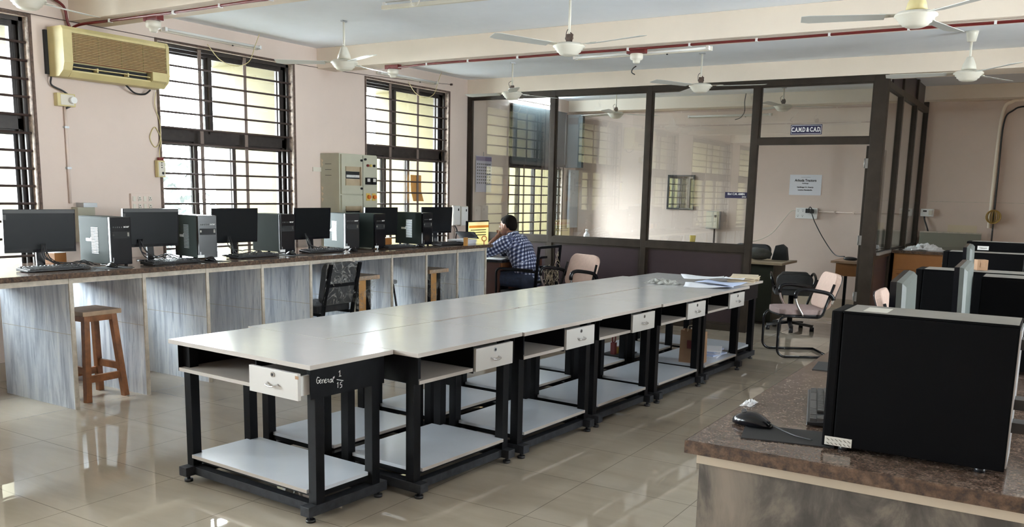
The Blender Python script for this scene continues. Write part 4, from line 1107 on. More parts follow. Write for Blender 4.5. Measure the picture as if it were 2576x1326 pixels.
    # eyes
    g = G()
    for sx in (-1, 1): g.ell(hp(sx * .030, -.083, .006), (.012, .009, .008), 10, 6, X=X)
    g.build('eyes', 'white', root); g = G()
    for sx in (-1, 1): g.ell(hp(sx * .030, -.0905, .006), (.0055, .003, .0055), 8, 6, X=X)
    g.build('pupils', 'matte_black', root)
    # hair cap: short at the sides and nape
    h = G()
    h.ell(hp(0, .026, .042), (.0805, .096, .088), X=X); h.ell(hp(0, .065, .0), (.070, .058, .070), X=X); h.ell(hp(0, -.02, .078), (.056, .058, .034), X=X)
    for sx in (-1, 1): h.ell(hp(sx * .064, .04, .02), (.017, .036, .045), X=X)
    fuse(h, 'hair', 'hair', .006, 1)
    # checked shirt
    s = G()
    chain(s, [(hip + V((0, .015, .0)), .150), (V((0, -.03, .68)), .150), (chest + V((0, .012, 0)), .158), (neck + V((0, .01, -.035)), .095)])
    for sx in (-1, 1): chain(s, [(V((sx * .06, -.01, .60)), .115), (V((sx * .075, -.11, .87)), .115), (V((sx * .12, -.195, .955)), .085)])
    for sh, el, wr in ((shL, elL, wrL), (shR, elR, wrR)):
        chain(s, [(sh, .082), (sh.lerp(el, .5) + V((0, .01, -.01)), .074), (el, .058), (el.lerp(wr, .45), .047)])
    for sx in (-1, 1): chain(s, [(V((sx * .035, -.20, 1.055)), .022), (V((sx * .055, -.245, 1.045)), .018)])
    chain(s, [(V((-.05, -.19, 1.055)), .024), (V((0, -.175, 1.063)), .024), (V((.05, -.19, 1.055)), .024)])
    q = NT('checked_cotton')
    sh_ = fuse(s, 'shirt', q.m, .009, 3)
    me = sh_.data; at = me.attributes.new('weave', 'FLOAT_VECTOR', 'POINT')
    bones = [(V((0, .0, .45)), V((0, -.05, .70)), .15, 0.), (V((0, -.05, .70)), chest, .15, .255), (chest, neck + V((0, -.02, .08)), .14, .445), (shL, elL, .07, .9), (elL, wrL, .055, 1.23), (shR, elR, .07, .9), (elR, wrR, .055, 1.23)]
    for i, v in enumerate(me.vertices):
        best = None
        for j, (a, c, r, off) in enumerate(bones):
            d = c - a; tt = max(0, min(1, (v.co - a).dot(d) / d.length_squared)); dist = (v.co - a - d * tt).length / r
            if best is None or dist < best[0]: best = (dist, j, (v.co - a).dot(d) / d.length)
        _, j, tl = best; a, c, r, off = bones[j]; d = (c - a).normalized()
        if j < 3: ex, ey = V((1, 0, 0)), V((0, 1, 0))
        else: ex = d.cross(V((0, 0, 1))).normalized(); ey = d.cross(ex)
        p_ = v.co - a; ang = atan2(p_.dot(ex), p_.dot(ey))
        at.data[i].vector = (ang * r, off + tl, 0)
    an_ = q.add('ShaderNodeAttribute'); an_.attribute_name = 'weave'
    sp = q.add('ShaderNodeSeparateXYZ'); q.link(an_.outputs['Vector'], sp.inputs[0])
    def stripe(o, per):
        a = q.add('ShaderNodeMath', operation='DIVIDE'); q.link(o, a.inputs[0]); a.inputs[1].default_value = per
        f = q.add('ShaderNodeMath', operation='FRACT'); q.link(a.outputs[0], f.inputs[0])
        c = q.add('ShaderNodeMath', operation='LESS_THAN'); q.link(f.outputs[0], c.inputs[0]); c.inputs[1].default_value = .45; return c.outputs[0]
    a1, a2 = stripe(sp.outputs[0], .042), stripe(sp.outputs[1], .042)
    sm = q.add('ShaderNodeMath', operation='ADD'); q.link(a1, sm.inputs[0]); q.link(a2, sm.inputs[1])
    hf = q.add('ShaderNodeMath', operation='MULTIPLY'); q.link(sm.outputs[0], hf.inputs[0]); hf.inputs[1].default_value = .5
    q.link(q.ramp(hf.outputs[0], [(.0, (.010, .014, .045, 1)), (.5, (.085, .105, .20, 1)), (1., (.55, .58, .68, 1))]), q.p.inputs['Base Color']); q.p.inputs['Roughness'].default_value = .85
    # jeans and shoes
    j = G()
    chain(j, [(V((-.06, .02, .52)), .125), (V((.06, .02, .52)), .125)])
    for kn, an, sx in ((knL, anL, 1), (knR, anR, -1)): chain(j, [(V((sx * .095, 0, .535)), .105), (kn, .080), (an + V((0, 0, .02)), .062)])
    fuse(j, 'jeans', 'jeans', .010, 3)
    for an in (anL, anR):
        o = G(); o.ell((an.x, an.y - .05, .045), (.048, .135, .045)); o.box(an.x - .045, an.x + .045, an.y - .17, an.y + .07, 0.001, .018); o.build('shoe', 'gloss_black', root)
man()

# ================================================================== ON THE WINDOW WALL
t = thing('air_conditioner', 'yellowed split air conditioner high on the window wall, left of the middle window', 'air conditioner', (0.0, 4.085, 2.335))
L_, H_ = .945, .37
prof = [(.03, .0), (.155, .0), (.215, .045), (.235, .10), (.235, .345), (.215, .372), (.03, .372)]
g = G(); X = Matrix(((1, 0, 0, 0), (0, 1, 0, 0), (0, 0, 1, 0), (0, 0, 0, 1)))
g.prism(prof, 0, .075, 0); g.prism(prof, L_ - .03, L_, 0); g.prism([(.03, .0), (.15, .0), (.150, .372), (.03, .372)], .075, L_ - .03, 0); g.prism([(.15, .325), (.232, .325), (.232, .345), (.215, .372), (.15, .372)], .075, L_ - .03)
g.prism([(.15, .0), (.165, .0), (.205, .04), (.205, .05), (.15, .03)], .075, L_ - .03)
g.prism([(.15, .02), (.236, .05), (.236, .12), (.15, .12)], L_ - .17, L_ - .03)
g.build('body', 'yellowed', t, bevel=.004)
g = G()
for k in range(17):
    z = .118 + .0122 * k; g.box(.224, .233, .075, L_ - .03, z, z + .0072)
for k in range(4): g.box(.215, .225, .10 + .2 * k, .104 + .2 * k, .115, .325)
g.build('intake_grille', 'grille', t)
g = G(); g.box(.216, .2165, .075, L_ - .03, .112, .325); g.build('filter', 'wood', t)
g = G(); g.box(.155, .16, .075, L_ - .17, .03, .108); g.build('outlet_recess', 'matte_black', t)
g = G(); g.box(.17, .215, .085, L_ - .18, .072, .078); g.box(.17, .205, .085, L_ - .18, .046, .051)
for y in (.28, .55): g.box(.17, .22, y, y + .012, .055, .085)
g.build('louvre', 'yellowed', t)
g = G(); g.box(.001, .03, -.02, L_ - .05, .02, .35); g.build('mounting_plate', 'matte_black', t)
G().tube(spline([(.05, .0, .0), (.03, .01, -.06), (.04, .10, -.10), (.04, .15, -.14), (.04, .16, -.20), (.03, .12, -.23)], 6), .007, 8).build('power_cord', 'black_plastic', t)
G().tube(spline([(.09, .62, .0), (.06, .72, -.05), (.05, .82, -.05), (.05, .88, -.01)], 6), .007, 8).build('drain_hose', 'matte_black', t)
t = thing('power_socket', 'cream power socket box with plug and conduit under the air conditioner', 'socket', (0, 4.20, 2.16))
G().box(.001, .05, -.075, .075, -.04, .06).build('socket_box', 'yellowed', t, bevel=.004); G().box(.05, .055, -.05, .06, -.03, .05).build('socket_plate', 'off_white', t, bevel=.002); G().cyl((.055, .04, .01), (.09, .04, .01), .026, n=16).build('plug', 'white', t)
t = thing('conduit_pipe', 'vertical cream conduit below the air conditioner socket', 'conduit', (0, 4.205, 0))
G().cyl((.013, 0, 1.36), (.013, 0, 2.12), .011, n=12).build('pipe', 'wall', t)
for z in (1.96, 1.64): G().box(.001, .028, -.018, .018, z - .008, z + .008).build('clip', 'steel', t)
t = thing('switchboard', 'pink-painted switchboard with switches and sockets between the windows', 'switchboard', (0, 4.86, 1.37))
G().box(.001, .025, -.112, .112, -.075, .075).build('back_box', 'wall', t, bevel=.003)
for r_, z in enumerate((.03, -.035)):
    for c_ in range(4):
        y = -.085 + .052 * c_
        (G().box(.025, .031, y - .014, y + .014, z - .022, z + .022)).build('switch' if c_ % 2 == 0 else 'socket', 'off_white', t, bevel=.002)
        if c_ % 2: G().box(.031, .032, y - .004, y + .004, z + .004, z + .012).box(.031, .032, y - .010, y - .005, z - .012, z - .004).box(.031, .032, y + .005, y + .010, z - .012, z - .004).build('socket_holes', 'matte_black', t)
t = thing('extension_board', 'small extension socket hanging by its cord at the edge of the middle window', 'socket', (0.03, 5.045, 1.66))
G().box(-.02, .02, -.038, .038, -.07, .075).build('socket_box', 'yellowed', t, bevel=.003); G().box(.02, .024, -.03, .03, -.06, .06).build('socket_plate', 'off_white', t)
g = G(); g.cyl((.024, .01, -.035), (.026, .01, -.035), .012)
for z in (.01, .03, .05): g.box(.024, .026, -.006, .006, z, z + .008)
g.build('socket_holes', 'matte_black', t); G().box(-.01, .015, -.02, .03, .075, .10).build('plug', 'red', t)
G().tube(spline([(0, 0, .10), (-.01, .01, .17), (-.02, .035, .26), (-.02, -.02, .36), (-.02, -.075, .27), (-.02, -.03, .19), (-.015, .02, .24), (-.02, .03, .40), (-.01, -.02, .55), (0, -.01, .66)], 8), .004, 6).build('cord', 'yellowed', t)
t = thing('meter_box', 'grey electrical box on the wall behind the nearest tower', 'electrical box', (0, 4.29, 1.20))
G().box(.001, .09, -.075, .075, -.15, .13).build('box_body', 'board_grey', t, bevel=.004); G().box(.0, .10, -.03, .09, .13, .165).build('bracket', 'steel', t)
# thin wire along the wall and the hanging loops near the tubes
o = G().tube(spline([(.012, -1., 2.80), (.012, 3.0, 2.79), (.012, 5.2, 2.775), (.012, 6.7, 2.772), (.012, 8.0, 2.80), (.012, 9.43, 2.868)], 8), .003, 6).cyl((.0, 9.42, 2.868), (.03, 9.42, 2.868), .012).build('wall_wire', 'grill_bar'); tag(o, 'thin dark wire stretched along the top of the window wall', 'wire')
for lbl, dy in (('loose looping wire hanging over the middle window', 0), ('loose looping wire hanging over the far window', 2.92)):
    o = G().tube(spline([(.03, 5.60 + dy, 2.80), (.05, 5.72 + dy, 2.68), (.08, 5.87 + dy, 2.64), (.09, 6.03 + dy, 2.70), (.10, 6.10 + dy, 2.85), (.12, 6.14 + dy, 2.965)], 8), .0035, 6).build('loose_wire', 'yellowed'); tag(o, lbl, 'wire', 'loose wires over the windows')
def tube_light(label, group, loc, rz, L=1.2, lit=False, plate=.028, shade='white_paint', roll=0):
    t = thing('tube_light', label, 'tube light', loc, rz, group)
    t.rotation_euler = (roll, 0, rz)
    G().box(-L / 2, L / 2, .0, .028, -.018, .018).build('batten', shade, t, bevel=.003)
    g = G()
    for s in (-1, 1): g.box(s * (L / 2 - .02) - .012, s * (L / 2 - .02) + .012, -.045, .0, -.016, .016)
    g.build('holder', 'white', t)
    G().cyl((-L / 2 + .03, -.032, 0), (L / 2 - .03, -.032, 0), .0125, n=12).build('tube', 'tube_lit' if lit else 'tube_off', t)
    G().cyl((L * .2, -.01, -.02), (L * .2, -.01, -.03), .008).build('starter', 'black_plastic', t)
    return t
# front of the batten is local -y; on the window wall it must face +x
TLG = 'fluorescent tubes in the big room'
tube_light('unlit tube light on the wall above the middle window', TLG, (.03, 5.665, 2.855), radians(90), 1.1)
tube_light('unlit tube light on the wall above the far window', TLG, (.03, 8.52, 2.845), radians(90), 1.1)
tube_light('unlit tube light under the middle beam, beside the middle smoke detector', TLG, (3.55, 7.33, 2.742), radians(-1), 1.3, roll=0)
tube_light('unlit tube light on the ceiling at the top edge, near the room centre', TLG, (2.75, 5.62, 2.945), radians(4), 1.25, roll=-pi / 2 + .0)
o = G().tube(spline([(2.60, 5.35, 2.97), (2.58, 5.36, 2.90), (2.62, 5.36, 2.86), (2.66, 5.36, 2.90), (2.62, 5.36, 2.93)], 6), .005, 6).build('loose_wire', 'off_white'); tag(o, 'short curled wire end hanging from the ceiling at the top edge', 'wire')

# distribution panel on the wall
t = thing('distribution_panel', 'grey-green electrical distribution panel on the wall between the middle and far windows', 'electrical panel', (0, 7.06, 0))
z0, z1, dp = .70, 1.895, .27
G().box(.001, dp, 0, .60, z0, z1).build('cabinet', 'board_grey', t, bevel=.004)
d1 = G().box(dp, dp + .022, .015, .345, 1.47, 1.885).build('door', 'board_grey', t, bevel=.003)
d2 = G().box(dp, dp + .022, .015, .345, 1.04, 1.455).build('door', 'board_grey', t, bevel=.003)
d3 = G().box(dp, dp + .022, .015, .345, .72, 1.025).build('door', 'board_grey', t, bevel=.003)
d4 = G().box(dp, dp + .018, .36, .59, .72, 1.885).build('door', 'board_grey', t, bevel=.003)
for dd, zc_ in ((d1, 1.66), (d2, 1.24)):
    x = dp + .022
    g = G(); g.box(x, x + .012, .07, .30, zc_ - .10, zc_ - .03); g.box(x, x + .012, .07, .30, zc_ + .05, zc_ + .10); g.prism([(x, zc_ - .10), (x + .03, zc_ - .10), (x + .03, zc_ + .10), (x, zc_ + .10)], .285, .30); g.build('breaker_surround', 'desk_top', dd)
    G().box(x, x + .006, .075, .285, zc_ - .028, zc_ + .048).build('breaker_window', 'matte_black', dd)
    g = G()
    for k in range(11): g.box(x + .006, x + .014, .08 + .0185 * k, .092 + .0185 * k, zc_ - .015, zc_ + .012)
    g.build('breakers', 'white', dd)
for dd, zc_ in ((d1, 1.83), (d1, 1.53)): G().cyl((dp + .022, .32, zc_), (dp + .04, .32, zc_), .012).build('lock', 'matte_black', dd)
x = dp + .018
G().cyl((x, .385, 1.845), (x + .02, .385, 1.845), .012).build('lock', 'matte_black', d4)
for y, c in ((.425, 'red'), (.475, 'amber'), (.53, 'gloss_black')): G().cyl((x, y, 1.78), (x + .018, y, 1.78), .014, n=14).build('indicator_lamp', c, d4)
for y in (.39, .485):
    mtr = G().box(x, x + .02, y, y + .075, 1.575, 1.65).build('meter', 'gloss_black', d4); G().box(x + .02, x + .021, y + .015, y + .06, 1.605, 1.64).build('meter_dial', 'label', mtr)
for y in (.435, .53):
    kb = G().box(x, x + .006, y - .03, y + .03, 1.40, 1.48).build('switch_plate', 'amber', d4); G().cyl((x + .006, y, 1.44), (x + .03, y, 1.44), .022, n=14).build('rotary_knob', 'orange', kb)
G().prism([(x, 1.0), (x + .03, 1.02), (x + .03, 1.14), (x, 1.16)], .46, .55).build('pull_recess', 'desk_top', d4)
g = G()
for z in (1.78, 1.72, 1.66): g.box(.07, .16, -.002, 0, z, z + .005)
g.build('side_slots', 'dark_grey', t)
G().box(.001, .012, -.12, .0, 1.70, 1.745).build('bracket', 'off_white', t)
rnd = random.Random(3); g = G()
for z in (1.84, 1.80, 1.55, 1.49, 1.43): g.add([(.01, -.0012, z), (.045, -.0012, z - .02), (.02, -.0012, z - .055)], [(0, 1, 2)])
g.build('torn_labels', 'cream_paper', t)
for l, y0, y1, zz in (('tall white electrical box left of the partition, above the paper stack', 9.42, 9.58, 0), ('small white electrical box tucked against the partition post', 9.60, 9.76, -.01)):
    t = thing('wall_box', l, 'electrical box', (0, (y0 + y1) / 2, 1.21 + zz), 0, 'white boxes by the partition'); w_ = y1 - y0
    G().box(.001, .06, -w_ / 2, w_ / 2, -.13, .13).build('box_body', 'off_white', t, bevel=.004); G().box(.06, .068, -w_ / 2 + .006, w_ / 2 - .006, -.12, .12).build('cover', 'white', t, bevel=.003); G().box(.068, .07, .02, .045, .06, .09).build('window', 'matte_black', t)
    if zz == 0: G().tube(spline([(.03, .0, -.13), (.05, .03, -.2), (.04, .02, -.3), (.05, .06, -.42)], 6), .009, 8).build('cord', 'black_plastic', t)
# torn cardboard in the far window
o = G().add([(-.122, 8.66, 1.71), (-.122, 8.875, 1.71), (-.122, 8.875, 1.52), (-.122, 8.93, 1.39), (-.122, 8.72, 1.39), (-.122, 8.67, 1.52), (-.118, 8.66, 1.71), (-.118, 8.875, 1.71), (-.118, 8.875, 1.52), (-.118, 8.93, 1.39), (-.118, 8.72, 1.39), (-.118, 8.67, 1.52)],
    [(0, 1, 2, 3, 4, 5), (11, 10, 9, 8, 7, 6)] + [(k, (k + 1) % 6, 6 + (k + 1) % 6, 6 + k) for k in range(6)]).build('cardboard', 'ply')
o.location = (.075, 0, 0); tag(o, 'torn piece of brown cardboard stuck in the far window grille', 'cardboard')

# ================================================================== ON BEAMS AND CEILING
def conduit(label, pts, clips):
    t = thing('fire_cable', label, 'cable', (0, 0, 0), 0, 'dark red alarm cables along the beams')
    G().tube(spline(pts, 6), .0105, 8).build('cable', 'red', t)
    for c in clips: G().box(c[0] - .008, c[0] + .008, c[1] - .016, c[1] + .016, c[2] - .013, c[2] + .013).build('clip', 'white', t)
    return t
def detector(label, x, y, z):
    t = thing('smoke_detector', label, 'smoke detector', (x, y, z), 0, 'smoke detectors under the beams')
    t.scale = (.84, .84, .84)
    g = G(); g.box(-.10, .10, -.035, .035, -.05, 0); g.cyl((-.05, -.036, -.025), (-.05, -.033, -.025), .012); g.build('junction_box', 'red', t, bevel=.003)
    G().lathe([(0, -.145), (.03, -.145), (.036, -.135), (.04, -.115), (.058, -.11), (.066, -.095), (.066, -.055), (.06, -.05), (0, -.05)], n=24).build('sensor_head', 'white_paint', t)
    return t
zb = 2.785; wob = lambda k: .008 * sin(2.3 * k)
xs = [.45 + .52 * k for k in range(13)]
conduit('dark red alarm cable along the near beam, over the air conditioner', [(.02, 4.26, 2.70), (.12, 4.30, 2.75), (.45, 4.345, 2.762)] + [(.95 + .5 * k, 4.35 + wob(k), 2.762) for k in range(12)], [(.45, 4.345, 2.762)] + [(1.2 + .5 * k, 4.35, 2.762) for k in range(8)])
conduit('dark red alarm cable along the middle beam', [(.95, 7.14, 2.735), (1.15, 7.12, 2.738), (1.40, 7.10, 2.742)] + [(1.9 + .5 * k, 7.085 + wob(k), 2.742) for k in range(13)], [(1.40, 7.10, 2.742)] + [(1.9 + .55 * k, 7.085, 2.742) for k in range(11)])
o = G().tube(spline([(.03, 4.05, 2.97), (.05, 4.12, 2.93), (.05, 4.22, 2.88), (.04, 4.25, 2.78), (.04, 4.28, 2.70)], 6), .0105, 8).build('alarm_cable', 'red'); tag(o, 'dark red cable looping down the window wall to the air conditioner', 'cable')
detector('smoke detector on a red box under the near beam', .84, 4.44, 2.7848)
detector('smoke detector on a red box under the middle beam, toward the window wall', .93, 7.15, 2.7648)
detector('smoke detector on a red box under the middle beam, near the room centre', 3.57, 7.22, 2.7648)
o = G().tube(spline([(3.57, 7.22, 2.62), (3.54, 7.22, 2.60), (3.53, 7.22, 2.57), (3.56, 7.22, 2.55)], 6), .005, 6).build('loose_wire', 'black_plastic'); tag(o, 'short black wire dangling under the middle beam smoke detector', 'wire')

# ceiling fans
def make_fan(label, x, y, zhub, ang, r=.62, canopy=True, bell=True, group='ceiling fans in the big room', mt='white_paint', lift=0.):
    t = thing('ceiling_fan', label, 'fan', (x, y, 0), radians(ang), group)
    G().cyl((0, 0, zhub + .05), (0, 0, CZ), .0095, n=12).build('down_rod', 'white_paint', t)
    if canopy: G().lathe([(0, CZ - .002), (.05, CZ - .002), (.047, CZ - .02), (.035, CZ - .085), (.014, CZ - .09), (0, CZ - .09)], n=24).build('canopy', 'white_paint', t)
    else: G().box(-.03, .03, -.012, .012, CZ - .012, CZ).build('hook', 'steel', t)
    if bell: G().lathe([(0, zhub + .155), (.022, zhub + .155), (.030, zhub + .14), (.052, zhub + .085), (.060, zhub + .05), (.05, zhub + .045), (0, zhub + .045)], n=24).build('lower_cup', mt, t)
    else:
        g = G(); g.cyl((-.03, 0, zhub + .075), (.03, 0, zhub + .075), .011); g.tube([(0, 0, zhub + .12), (.025, .01, zhub + .10), (.02, .0, zhub + .05)], .006); g.box(-.02, .02, -.012, .012, zhub + .05, zhub + .105); g.build('hanger', 'rust', t)
        G().tube(spline([(0, .01, zhub + .16), (-.035, .02, zhub + .13), (-.03, .0, zhub + .08)], 5), .003, 5).build('wire', 'black_plastic', t)
    G().lathe([(0, zhub + .048), (.04, zhub + .046), (.10, zhub + .035), (.118, zhub + .022), (.120, zhub + .012), (.104, zhub + .006), (.104, zhub - .004), (.092, zhub - .010), (.090, zhub - .022), (.076, zhub - .030), (.07, zhub - .040), (.045, zhub - .050), (0, zhub - .053)], n=36).build('motor', 'white_paint', t)
    for k in range(3):
        X = Matrix.Rotation(2 * pi * k / 3, 4, 'Z') @ Matrix.Translation((0, 0, zhub + .016)) @ Matrix.Rotation(-lift, 4, 'Y') @ Matrix.Rotation(radians(9), 4, 'X')
        g = G(); n = 10; a = []; b = []
        for i in range(n + 1):
            s = i / n; q = .17 + (r - .17) * s; wd = .045 + .02 * s; 
            if i == n: wd *= .75
            a.append((q, -wd)); b.append((q, wd))
        ol = a + b[::-1]; m_ = len(ol)
        vs = [X @ V((px, py, zz - .10 * (py * py) * 9)) for zz in (-.0012, .0012) for px, py in ol]
        g.add(vs, [(i, i + 1, 2 * n - i, 2 * n + 1 - i) for i in range(n)] + [(m_ + i + 1, m_ + i, m_ + 2 * n + 1 - i, m_ + 2 * n - i) for i in range(n)] + [(i, m_ + i, m_ + (i + 1) % m_, (i + 1) % m_) for i in range(m_)])
        bl = g.build('blade', 'fan_blade', t)
        g = G(); vs = [X @ V(q) for q in ((.09, -.02, .004), (.20, -.035, .003), (.235, 0, .003), (.20, .035, .003), (.09, .02, .004), (.09, -.02, .008), (.20, -.035, .007), (.235, 0, .007), (.20, .035, .007), (.09, .02, .008))]
        g.add(vs, [(0, 1, 2, 3, 4), (9, 8, 7, 6, 5)] + [(i, (i + 1) % 5, 5 + (i + 1) % 5, 5 + i) for i in range(5)]); g.build('bracket', 'white_paint', bl)
    return t
make_fan('ceiling fan nearest the window wall in the middle bay, hung on a long rod', 1.323, 6.008, 2.600, 94, .60, False, True)
make_fan('ceiling fan in the bay before the partition, left one over the lit office tube', 1.375, 8.715, 2.612, 64, .60, False, False)
make_fan('ceiling fan over the tables near the picture centre, large with bare hanger', 3.582, 5.977, 2.585, -4, .62, False, False, lift=.05)
make_fan('ceiling fan in the bay before the partition, over the office door', 3.525, 8.93, 2.625, 6, .66, False, False)
make_fan('ceiling fan at the right with white canopy cup, before the far beam', 6.006, 8.742, 2.603, 66, .66, True, True)
make_fan('large ceiling fan at the top right edge with yellowed cup', 5.98, 5.80, 2.575, 76, .64, True, True, mt='yellowed')
make_fan('ceiling fan cut off by the top left corner', .63, 3.60, 2.745, 102, .60, False, True)
make_fan('ceiling fan inside the office seen through the left glass', 1.147, 11.925, 2.668, 42, .66, False, False, 'ceiling fans inside the office')
make_fan('ceiling fan inside the office seen above the door', 3.512, 12.087, 2.712, 24, .64, False, False, 'ceiling fans inside the office')

# ================================================================== SIGNS AND OFFICE
def sign(name, label, x0, x1, z0, z1, y, lines, group=None, border=True, mt='navy'):
    t = thing(name, label, 'sign', ((x0 + x1) / 2, y, (z0 + z1) / 2), 0, group); w_, h_ = x1 - x0, z1 - z0
    bd = G().box(-w_ / 2, w_ / 2, -.004, 0, -h_ / 2, h_ / 2).build('board', mt, t)
    if border:
        g = G()
        for a, b, c, d in ((-w_ / 2 + .008, w_ / 2 - .008, h_ / 2 - .011, h_ / 2 - .008), (-w_ / 2 + .008, w_ / 2 - .008, -h_ / 2 + .008, -h_ / 2 + .011), (-w_ / 2 + .008, -w_ / 2 + .011, -h_ / 2 + .008, h_ / 2 - .008), (w_ / 2 - .011, w_ / 2 - .008, -h_ / 2 + .008, h_ / 2 - .008)): g.box(a, b, -.005, -.004, c, d)
        g.build('border', 'white', t)
    for tx, sz, dx, dz, al, sx in lines: text(tx, sz, 'white' if mt == 'navy' else 'matte_black', t, (dx, -.0048, dz), (pi / 2, 0, 0), align=al, sx=sx, bold=.03)
    return t
sign('sign_board', 'dark blue white-lettered sign on the glass over the office door', 4.235, 4.562, 2.200, 2.305, 9.829, [('C.A.M.D & C.A.D.', .064, 0, -.002, 'CENTER', .64)])
sign('name_plate', 'dark blue name plate on the glass left of the office door', 3.552, 3.806, 1.512, 1.578, 9.829, [('Shri C.M. AMIN', .030, 0, .012, 'CENTER', 1.0), ('(I.M.E)', .018, .115, -.017, 'RIGHT', 1.0)], border=False)
# behind the partition: back-wall fittings
sign('notice_paper', 'white printed notice on the back wall of the office', 3.46, 3.90, 1.573, 1.857, YB - .0005, [('Arbuda Tractors', .046, 0, .062, 'CENTER', .95), ('_____________', .02, 0, .115, 'CENTER', 1), ('Gandhinagar', .02, 0, .022, 'CENTER', .9), ('Gandhinagar G.I., Gozariya', .026, 0, -.032, 'CENTER', .8), ('Location: Banaskantha', .026, 0, -.07, 'CENTER', .85)], border=False, mt='paper')
t = thing('socket_board', 'white multi-socket board with black plugs under the printed notice', 'socket', (3.73, YB, 1.32))
G().box(-.15, .15, -.035, -.001, -.075, .075).build('board', 'white', t, bevel=.004)
g = G()
for x in (-.115, -.05):
    for z in (.035, -.04): g.cyl((x - .008, -.0365, z + .01), (x - .008, -.034, z + .01), .004, n=8).cyl((x + .008, -.0365, z + .01), (x + .008, -.034, z + .01), .004, n=8).cyl((x, -.0365, z - .008), (x, -.034, z - .008), .005, n=8)
g.build('socket_holes', 'matte_black', t)
for x, z in ((.02, .035), (.08, .03)): G().box(x - .025, x + .025, -.075, -.036, z - .03, z + .03).build('plug', 'black_plastic', t, bevel=.005)
g = G(); g.tube(spline([(.08, -.07, .01), (.14, -.07, -.13), (.28, -.10, -.35), (.46, -.18, -.55), (.62, -.3, -.565)], 6), .007, 6); g.tube(spline([(.03, -.07, .05), (.06, -.09, .09), (.09, -.07, .05)], 6), .006, 6); g.build('cable', 'black_plastic', t)
G().tube(spline([(-.15, -.03, .03), (-.22, -.03, .02), (-.34, -.04, -.14), (-.46, -.06, -.30), (-.62, -.1, -.40), (-.75, -.15, -.43)], 6), .006, 6).build('cable', 'off_white', t)
o = G().cyl((3.885, YB - .012, 1.345), (5.10, YB - .012, 1.345), .010, n=10).box(4.1, 4.12, YB - .025, YB - .001, 1.33, 1.36).box(4.35, 4.37, YB - .025, YB - .001, 1.33, 1.36).build('wall_conduit', 'wall'); tag(o, 'horizontal conduit on the office back wall, right of the socket board', 'conduit')
t = thing('electrical_box', 'pale grey electrical box on the office back wall, below the name plate', 'electrical box', (2.38, YB, 1.18)); G().box(-.10, .10, -.08, -.001, -.13, .13).build('box_body', 'steel', t, bevel=.004); G().box(-.095, .075, -.09, -.08, -.12, .12).build('cover', 'off_white', t, bevel=.004); G().box(.03, .06, -.092, -.09, .04, .075).build('window', 'matte_black', t); G().cyl((.02, -.03, -.13), (.02, -.03, -.55), .014).build('cord', 'rust', t)
t = thing('wall_mirror', 'dark-framed mirror on the office back wall', 'mirror', (1.83, YB, 1.58))
g = G()
for a, b, c, d in ((-.215, .215, .235, .26), (-.215, .215, -.26, -.235), (-.215, -.19, -.235, .235), (.19, .215, -.235, .235)): g.box(a, b, -.025, -.001, c, d)
g.build('frame', 'dark_grey', t, bevel=.003); G().box(-.19, .19, -.012, -.006, -.235, .235).build('mirror_glass', mat('mirror_silver', (.85, .9, .88, 1), .02, 1.), t)
tube_light('unlit tube light on the office back wall under the beam', 'tube lights inside the office', (2.52, YB - .03, 2.70), 0, 1.25)
o = G().tube(spline([(2.85, 12.57, 2.97), (2.84, 12.56, 2.85), (2.85, 12.55, 2.72), (2.80, 12.55, 2.64), (2.72, 12.55, 2.61)], 6), .006, 6).build('loose_wire', 'black_plastic'); tag(o, 'loose wire hanging from the office ceiling in front of the back wall', 'wire')
tube_light('lit white tube light over the dark-covered office window', 'tube lights inside the office', (.035, 11.50, 2.86), radians(90), 1.2, True)
# boarded upper half of the office window
t = thing('window_board', 'blue-grey board covering the upper half of the office window', 'board', (0, 10.86, 0))
G().box(.012, .03, 0, 1.62, 1.945, 2.775).build('board', 'teal_board', t, bevel=.002)
g = G(); g.box(.03, .045, 0, 1.62, 1.93, 1.975); g.box(.03, .045, 0, .03, 1.975, 2.775); g.box(.03, .045, 1.59, 1.62, 1.975, 2.775); g.build('batten', 'dark_grey', t)
t = thing('wall_cabinet', 'dark box cabinet on the window wall in the far corner of the office', 'cabinet', (0, 12.52, 0))
G().box(.001, .30, 0, .07, 1.93, 2.75).build('cabinet_body', 'teal_board', t, bevel=.004); G().box(.05, .22, -.004, 0, 2.60, 2.70).build('vent', 'matte_black', t)
t = thing('display_board', 'pale board leaning on the window wall in the far corner of the office', 'board', (.03, 12.74, .0)); G().box(0, .04, -.14, .14, .98, 1.90).build('board_face', 'shelf_lam', t, bevel=.003); G().box(-.004, .044, .14, .155, .98, 1.90).build('edge_trim', 'off_white', t)
t = thing('wall_calendar', 'hanging wall calendar on the window wall inside the office', 'calendar', (.012, 10.19, 1.77))
cal = G().box(0, .006, -.19, .19, -.25, .235).build('calendar_sheets', mat('lilac_paper', (.52, .50, .60, 1), .8), t)
G().box(.006, .008, -.185, .185, .17, .225).build('header', mat('violet_print', (.20, .16, .28, 1), .8), t)
g = G()
for r_ in range(7):
    for c_ in range(7): g.box(.006, .0075, -.165 + .05 * c_, -.14 + .05 * c_, .115 - .042 * r_, .135 - .042 * r_)
g.build('dates', 'dark_grey', t); G().cyl((0, 0, .235), (0, 0, .29), .004).build('hanger', 'steel', t)
